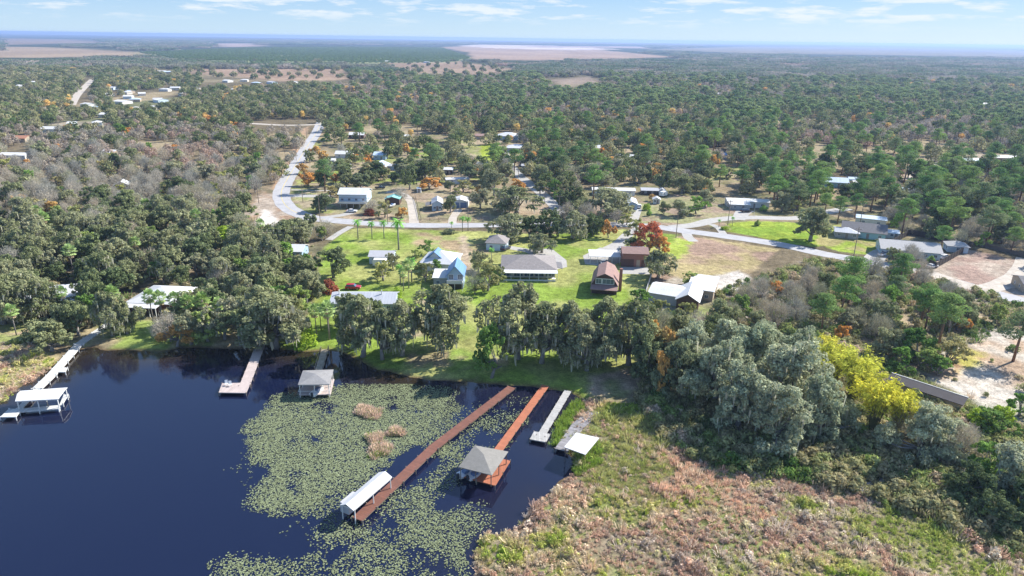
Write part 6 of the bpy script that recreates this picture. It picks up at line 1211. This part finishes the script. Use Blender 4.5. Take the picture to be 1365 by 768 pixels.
scatter('woodland', LOWS, pts, ii, ss, 'endless mixed green and grey woodland spreading to the horizon', 'woodland')
# orange grove rows
q = []; gp = W(GROVE)
ys = np.arange(min(p[1] for p in gp), max(p[1] for p in gp), 26); 
for yy in ys:
    xs = np.arange(min(p[0] for p in gp), max(p[0] for p in gp), 17.) + RNG.uniform(-3, 3); q.append(np.stack([xs, np.full(len(xs), yy)], 1))
q = np.concatenate(q); q = q[(inpoly_sd(gp, q[:, 0], q[:, 1]) > 0) & (vn(q[:, 0], q[:, 1], 160, 3) > .12) & (np.abs(q[:, 1] % 420) > 30)]
scatter('orange_grove', [low('grove_bush', 'w_citrus', 4.5, 9, 8, 16, 1.0, base=.1, s=9)], np.c_[q, np.full(len(q), LZ)], np.zeros(len(q)), np.c_[np.full((len(q), 2), 1.25), np.full(len(q), 1.)], 'rows of dark green citrus trees on the plain near the horizon', 'orchard')
# isolated field trees
qx = RNG.uniform(240, 690, 170); qy = RNG.uniform(82, 107, 170); FT = [(G(a, b)) for a, b in zip(qx, qy)]
scatter('field_trees', [low('field_tree', 'w_oak', 8, 10, 14, 30, .7, s=11)], [tuple(v) for v in FT], np.zeros(170), [(s, s, s) for s in RNG.uniform(.9, 1.8, 170)], 'scattered dark trees dotted over the distant tan fields', 'trees')
# ------------------------------------------------------------------ marsh, undergrowth, lily pads
def fill(polypx, dens, z0=None, sdmin=0):
    Pw = W(polypx); xs = [p[0] for p in Pw]; ys = [p[1] for p in Pw]; x0, x1, y0, y1 = max(min(xs), -260), min(max(xs), 260), max(min(ys), 45), min(max(ys), 420)
    n = int((x1 - x0) * (y1 - y0) * dens); a = RNG.uniform(x0, x1, n); b = RNG.uniform(y0, y1, n); k = inpoly_sd(Pw, a, b) > sdmin
    return a[k], b[k]
def zground(a, b):
    sd = inpoly_sd(lakeW, a, b) + (fbm(a, b, 5, 3) - .5) * 2.4; return np.clip(np.where(sd > -2.5, LZ - (sd + 2.5) * .22, LZ), -1.6, LZ), sd
a1, b1 = fill(MARSH, 3.2); a2, b2 = fill(MARSHL, 2.0); a = np.concatenate([a1, a2]); b = np.concatenate([b1, b2]); zz, sd = zground(a, b)
qx, qy, _ = pxof(a, b, LZ); k = (qx > -60) & (qx < 1430) & (qy < 860) & (sd < 1.2); a, b, zz, sd = a[k], b[k], zz[k], sd[k]
cl = fbm(a, b, 7, 91); sz = (.3 + cl * .6) * RNG.uniform(.5, 1.3, len(a)) * (1 + 1.1 * (RNG.random(len(a)) < .07)); pick = np.where(RNG.random(len(a)) < .62, RNG.integers(0, 3, len(a)), 3 + RNG.integers(0, 2, len(a)))
ingreen = (inpoly_sd(W([(785, 548), (850, 545), (905, 590), (900, 625), (870, 660), (800, 660), (775, 625)]), a, b) + (fbm(a, b, 4, 7) - .5) * 14 > 0) & (RNG.random(len(a)) < .72)
inpink = (inpoly_sd(W([(860, 600), (930, 610), (1000, 640), (1010, 690), (900, 680), (850, 650)]), a, b) + (fbm(a, b, 5, 9) - .5) * 12 > 0) & ~ingreen & (RNG.random(len(a)) < .6)
pick = np.where(ingreen, 5, np.where(inpink, 6, pick))
TU = [tuft('tuft_a', 'marsh', 1), tuft('tuft_b', 'marsh', 2, 40, 1.1, .35), tuft('tuft_c', 'marsh', 3, 30, .6, .6), scrub('tuft_d', 'marsh', 1), scrub('tuft_e', 'marsh', 2, .7, 1.3), tuft('tuft_f', 'marshgreen', 11, 38, .9, .5), tuft('tuft_g', 'marshpink', 12, 38, 1.1, .45)]
scatter('marsh_grass', TU, np.c_[a, b, np.maximum(zz, -.1)], pick, np.c_[sz, sz, sz * RNG.uniform(.7, 1.2, len(a))], 'tangled pinkish-brown and yellow-green marsh grass filling the near right shore', 'marsh grass')
GR = [[(835, 1), 0]]
rp = [[(768, 532), (780, 540), (760, 560), (748, 590), (733, 592), (745, 560), (760, 540)], [(770, 600), (800, 590), (800, 620), (765, 635)]]
A_ = []; B_ = []
for p_ in rp: a, b = fill(p_, 3.0); A_.append(a); B_.append(b)
a = np.concatenate(A_); b = np.concatenate(B_); zz, sd = zground(a, b); sz = RNG.uniform(.6, 1.3, len(a))
scatter('green_reeds', [tuft('reed_a', 'reed', 5, 36, 1.0, .4)], np.c_[a, b, np.maximum(zz, -.1)], np.zeros(len(a)), np.c_[sz, sz, sz], 'bright green reeds along the marsh edge by the docks', 'reeds')
A_ = []; B_ = []; 
for c, rx, ry in [((504, 598), 13, 14), ((500, 585), 9, 6), ((494, 552), 15, 6), ((486, 548), 8, 5), ((528, 577), 9, 4)]:
    n = 190; t = RNG.random(n) * 6.28; r_ = RNG.random(n) ** .7 * (1 + .3 * np.sin(t * 3 + c[0]))
    for tt_, q_ in zip(t, r_): v = G(c[0] + math.cos(tt_) * q_ * rx, c[1] + math.sin(tt_) * q_ * ry, 0); A_.append(v.x); B_.append(v.y)
sz = RNG.uniform(.5, 1.2, len(A_)); scatter('grass_islet', [tuft('islet_a', 'tangrass', 6, 34, .9, .5), tuft('islet_b', 'reed', 7, 34, .8, .5)], np.c_[A_, B_, np.full(len(A_), -.05)], (RNG.random(len(A_)) < .22).astype(int), np.c_[sz, sz, sz], 'small tan grass islets growing out of the lily pads', 'grass')
# undergrowth below the trees
a, b = fill([(-150, 480), (-150, 300), (60, 250), (330, 250), (350, 300), (430, 330), (415, 430), (340, 440), (240, 428), (160, 425), (100, 455), (60, 440), (-40, 420)], .06)
c_, d_ = fill([(862, 480), (930, 470), (1080, 430), (1290, 540), (1420, 600), (1420, 770), (1290, 718), (1130, 655), (905, 608), (850, 540)], 1.1)
e_, f_ = fill([(940, 440), (960, 385), (1090, 345), (1240, 372), (1365, 405), (1365, 430), (1260, 470), (1240, 500), (1080, 450)], .28)
e2, f2 = fill(LOTLOW, .012); a = np.concatenate([a, c_, e_, e2]); b = np.concatenate([b, d_, f_, f2]); _, sd = zground(a, b); k = sd < -1.5; a, b = a[k], b[k]
sz = RNG.uniform(.6, 1.9, len(a)) * (.6 + fbm(a, b, 9, 44)); scatter('undergrowth', [scrub('brush_a', 'undergrowth', 4, 1.3, 2.0, 7, 30, .16), scrub('brush_b', 'undergrowth', 5, 1.0, 1.8, 6, 30, .15), tuft('brush_c', 'undergrowth', 8, 30, 1.1, .6)], np.c_[a, b, np.full(len(a), LZ)], RNG.integers(0, 3, len(a)), np.c_[sz, sz, sz], 'low scrubby undergrowth beneath the trees and in the thicket', 'undergrowth')
# weathered vegetation rim hidden; lily pads
LILY = [([(352, 548), (372, 531), (410, 524), (440, 520), (480, 515), (520, 512), (560, 514), (600, 516), (622, 532), (610, 548), (585, 565), (565, 590), (540, 612), (520, 628), (505, 626), (470, 650), (445, 678), (440, 690), (420, 696), (400, 690), (360, 684), (332, 678), (326, 650), (345, 630), (330, 600), (318, 576)], 1.0),
        ([(505, 690), (530, 650), (560, 640), (590, 620), (605, 590), (600, 570), (640, 562), (650, 575), (620, 595), (605, 630), (600, 650), (590, 672), (640, 690), (660, 705), (630, 720), (660, 780), (640, 830), (250, 830), (262, 768), (300, 748), (340, 742), (400, 752), (415, 735), (380, 712), (400, 690), (450, 700)], .66),
        ([(640, 562), (660, 560), (700, 545), (705, 560), (690, 590), (672, 600), (660, 590), (648, 596)], .5), ([(620, 536), (650, 528), (700, 520), (712, 530), (700, 545), (660, 560), (630, 560), (600, 566), (610, 548)], .16), ([(560, 590), (600, 560), (615, 570), (600, 600), (575, 612), (560, 606)], .9), ([(332, 560), (360, 575), (350, 640), (318, 660), (315, 600)], .12)]
TI = [M_ for M_ in ()]
V = []; Q = []; T = []; n0 = 0
for poly, dn in LILY:
    Pw = W(poly, 0); xs = [p[0] for p in Pw]; ys = [p[1] for p in Pw]; n = int((max(xs) - min(xs)) * (max(ys) - min(ys)) * 32 * dn)
    a = RNG.uniform(min(xs), max(xs), n); b = RNG.uniform(min(ys), max(ys), n); sd = inpoly_sd(Pw, a, b) + (fbm(a, b, 7, 12) - .5) * 9; _, sdl_ = zground(a, b)
    pr = np.clip(sd / 4 + .3, 0, 1) * np.clip((fbm(a, b, 4, 19) - (.13 + .2 * (1 - dn))) / .28, 0, 1); k = (RNG.random(n) < pr) & (sdl_ > 1.0)
    a, b = a[k], b[k]; r_ = RNG.uniform(.06, .16, len(a)); rz = RNG.uniform(0, 6.28, len(a)); tl = RNG.normal(size=(len(a), 2)) * .10
    V_ = []
    for j in range(7):
        t = rz + j * 2 * math.pi / 7 * .97; cx, cy = np.cos(t) * r_, np.sin(t) * r_; V_.append(np.stack([a + cx, b + cy, .025 + np.abs(RNG.normal(size=len(a))) * .02 + cx * tl[:, 0] + cy * tl[:, 1] + .03], 1))
    V_ = np.stack(V_, 1).reshape(-1, 3); V.append(V_); T.append(np.repeat(RNG.random(len(a)), 7)); n0 += len(a)
V = np.concatenate(V); T = np.concatenate(T)
me = bpy.data.meshes.new('lily_pads'); me.vertices.add(len(V)); me.vertices.foreach_set('co', V.astype(np.float32).ravel()); me.loops.add(len(V)); me.loops.foreach_set('vertex_index', np.arange(len(V), dtype=np.int32))
me.polygons.add(n0); me.polygons.foreach_set('loop_start', np.arange(0, len(V), 7, dtype=np.int32)); me.polygons.foreach_set('loop_total', np.full(n0, 7, np.int32)); me.update(calc_edges=True)
a = me.attributes.new('rnd', 'FLOAT', 'POINT'); a.data.foreach_set('value', T.astype(np.float32)); M['pad'] = foliage('lily_pad', [(.21, .24, .135)], trans=.1, leafvar=.45, gain=1); me.materials.append(M['pad'])
tag(ob('lily_pads', me), 'floating sheet of small pale green lily pads on the dark lake', 'lily pads', kind='stuff')
print('INDIV', count, 'REST', len(pts), 'PADS', n0, 'objects', len(COL.objects))
# ------------------------------------------------------------------ sky, sun, haze
SUN_AZ = math.radians(30); SUN_EL = math.radians(37)
to = Vector((math.cos(SUN_AZ) * math.cos(SUN_EL), math.sin(SUN_AZ) * math.cos(SUN_EL), math.sin(SUN_EL)))
sl = bpy.data.lights.new('sun', 'SUN'); sl.energy = 5.0; sl.angle = math.radians(.5); sl.color = (1, .95, .87)
so = bpy.data.objects.new('sun', sl); COL.objects.link(so); so.rotation_euler = to.to_track_quat('Z', 'Y').to_euler()
w = bpy.data.worlds.new('World'); SC.world = w; w.use_nodes = True; nt = w.node_tree; N = nt.nodes; L = nt.links; N.clear()
out = N.new('ShaderNodeOutputWorld'); bg = N.new('ShaderNodeBackground'); sky = N.new('ShaderNodeTexSky'); sky.sky_type = 'NISHITA'; sky.sun_disc = False; sky.sun_elevation = SUN_EL; sky.sun_rotation = math.radians(60); sky.altitude = 75; sky.air_density = 1.0; sky.dust_density = .35; sky.ozone_density = 3.0
tc = N.new('ShaderNodeTexCoord'); mp = N.new('ShaderNodeMapping'); mp.inputs['Scale'].default_value = (9, 9, 62); L.new(tc.outputs['Generated'], mp.inputs[0])
nz = N.new('ShaderNodeTexNoise'); nz.inputs['Scale'].default_value = 1.6; nz.inputs['Detail'].default_value = 8; nz.inputs['Roughness'].default_value = .6; L.new(mp.outputs[0], nz.inputs['Vector'])
mr = N.new('ShaderNodeMapRange'); L.new(nz.outputs[0], mr.inputs[0]); mr.inputs[1].default_value = .50; mr.inputs[2].default_value = .62; mr.inputs[4].default_value = .85
sx = N.new('ShaderNodeSeparateXYZ'); L.new(tc.outputs['Generated'], sx.inputs[0]); m1 = N.new('ShaderNodeMapRange'); L.new(sx.outputs[2], m1.inputs[0]); m1.inputs[1].default_value = .012; m1.inputs[2].default_value = .03
m2 = N.new('ShaderNodeMapRange'); L.new(sx.outputs[2], m2.inputs[0]); m2.inputs[1].default_value = .12; m2.inputs[2].default_value = .3; m2.inputs[3].default_value = 1; m2.inputs[4].default_value = .0
k1 = N.new('ShaderNodeMath'); k1.operation = 'MULTIPLY'; L.new(mr.outputs[0], k1.inputs[0]); L.new(m1.outputs[0], k1.inputs[1]); k2 = N.new('ShaderNodeMath'); k2.operation = 'MULTIPLY'; L.new(k1.outputs[0], k2.inputs[0]); L.new(m2.outputs[0], k2.inputs[1])
m3 = N.new('ShaderNodeMapRange'); L.new(sx.outputs[2], m3.inputs[0]); m3.inputs[1].default_value = .0; m3.inputs[2].default_value = .09; hc = N.new('ShaderNodeMix'); hc.data_type = 'RGBA'; L.new(m3.outputs[0], hc.inputs[0]); hc.inputs[6].default_value = (2.35, 3.3, 4.2, 1); hc.inputs[7].default_value = (.85, 2.0, 3.8, 1)
m4 = N.new('ShaderNodeMapRange'); L.new(sx.outputs[2], m4.inputs[0]); m4.inputs[1].default_value = .08; m4.inputs[2].default_value = .35; m4.inputs[3].default_value = .88; m4.inputs[4].default_value = .0; hmx = N.new('ShaderNodeMix'); hmx.data_type = 'RGBA'; L.new(m4.outputs[0], hmx.inputs[0]); L.new(sky.outputs[0], hmx.inputs[6]); L.new(hc.outputs[2], hmx.inputs[7])
mx = N.new('ShaderNodeMix'); mx.data_type = 'RGBA'; L.new(k2.outputs[0], mx.inputs[0]); L.new(hmx.outputs[2], mx.inputs[6]); mx.inputs[7].default_value = (3.9, 4.2, 4.45, 1)
L.new(mx.outputs[2], bg.inputs[0]); bg.inputs[1].default_value = .125; L.new(bg.outputs[0], out.inputs[0])
hz = MB().box(-41000, 41000, -41000, 41000, -3.0, 79).build('haze', None); hm = bpy.data.materials.new('haze_air'); hm.use_nodes = True; nt = hm.node_tree; nt.nodes.clear(); out = nt.nodes.new('ShaderNodeOutputMaterial'); pv = nt.nodes.new('ShaderNodeVolumePrincipled')
pv.inputs['Color'].default_value = (.46, .63, 1, 1); pv.inputs['Density'].default_value = 1.0e-4; pv.inputs['Anisotropy'].default_value = .2; nt.links.new(pv.outputs[0], out.inputs['Volume']); hz.data.materials.clear(); hz.data.materials.append(hm); tag(hz, 'pale blue haze hanging over the whole landscape', 'haze', kind='stuff')
SC.view_settings.view_transform = 'Standard'; SC.view_settings.look = 'None'; SC.view_settings.exposure = .88; SC.view_settings.gamma = 1
SC.render.engine = 'CYCLES'; SC.cycles.max_bounces = 5; SC.cycles.diffuse_bounces = 2; SC.cycles.glossy_bounces = 2; SC.cycles.transmission_bounces = 2; SC.cycles.volume_bounces = 0; SC.cycles.transparent_max_bounces = 4
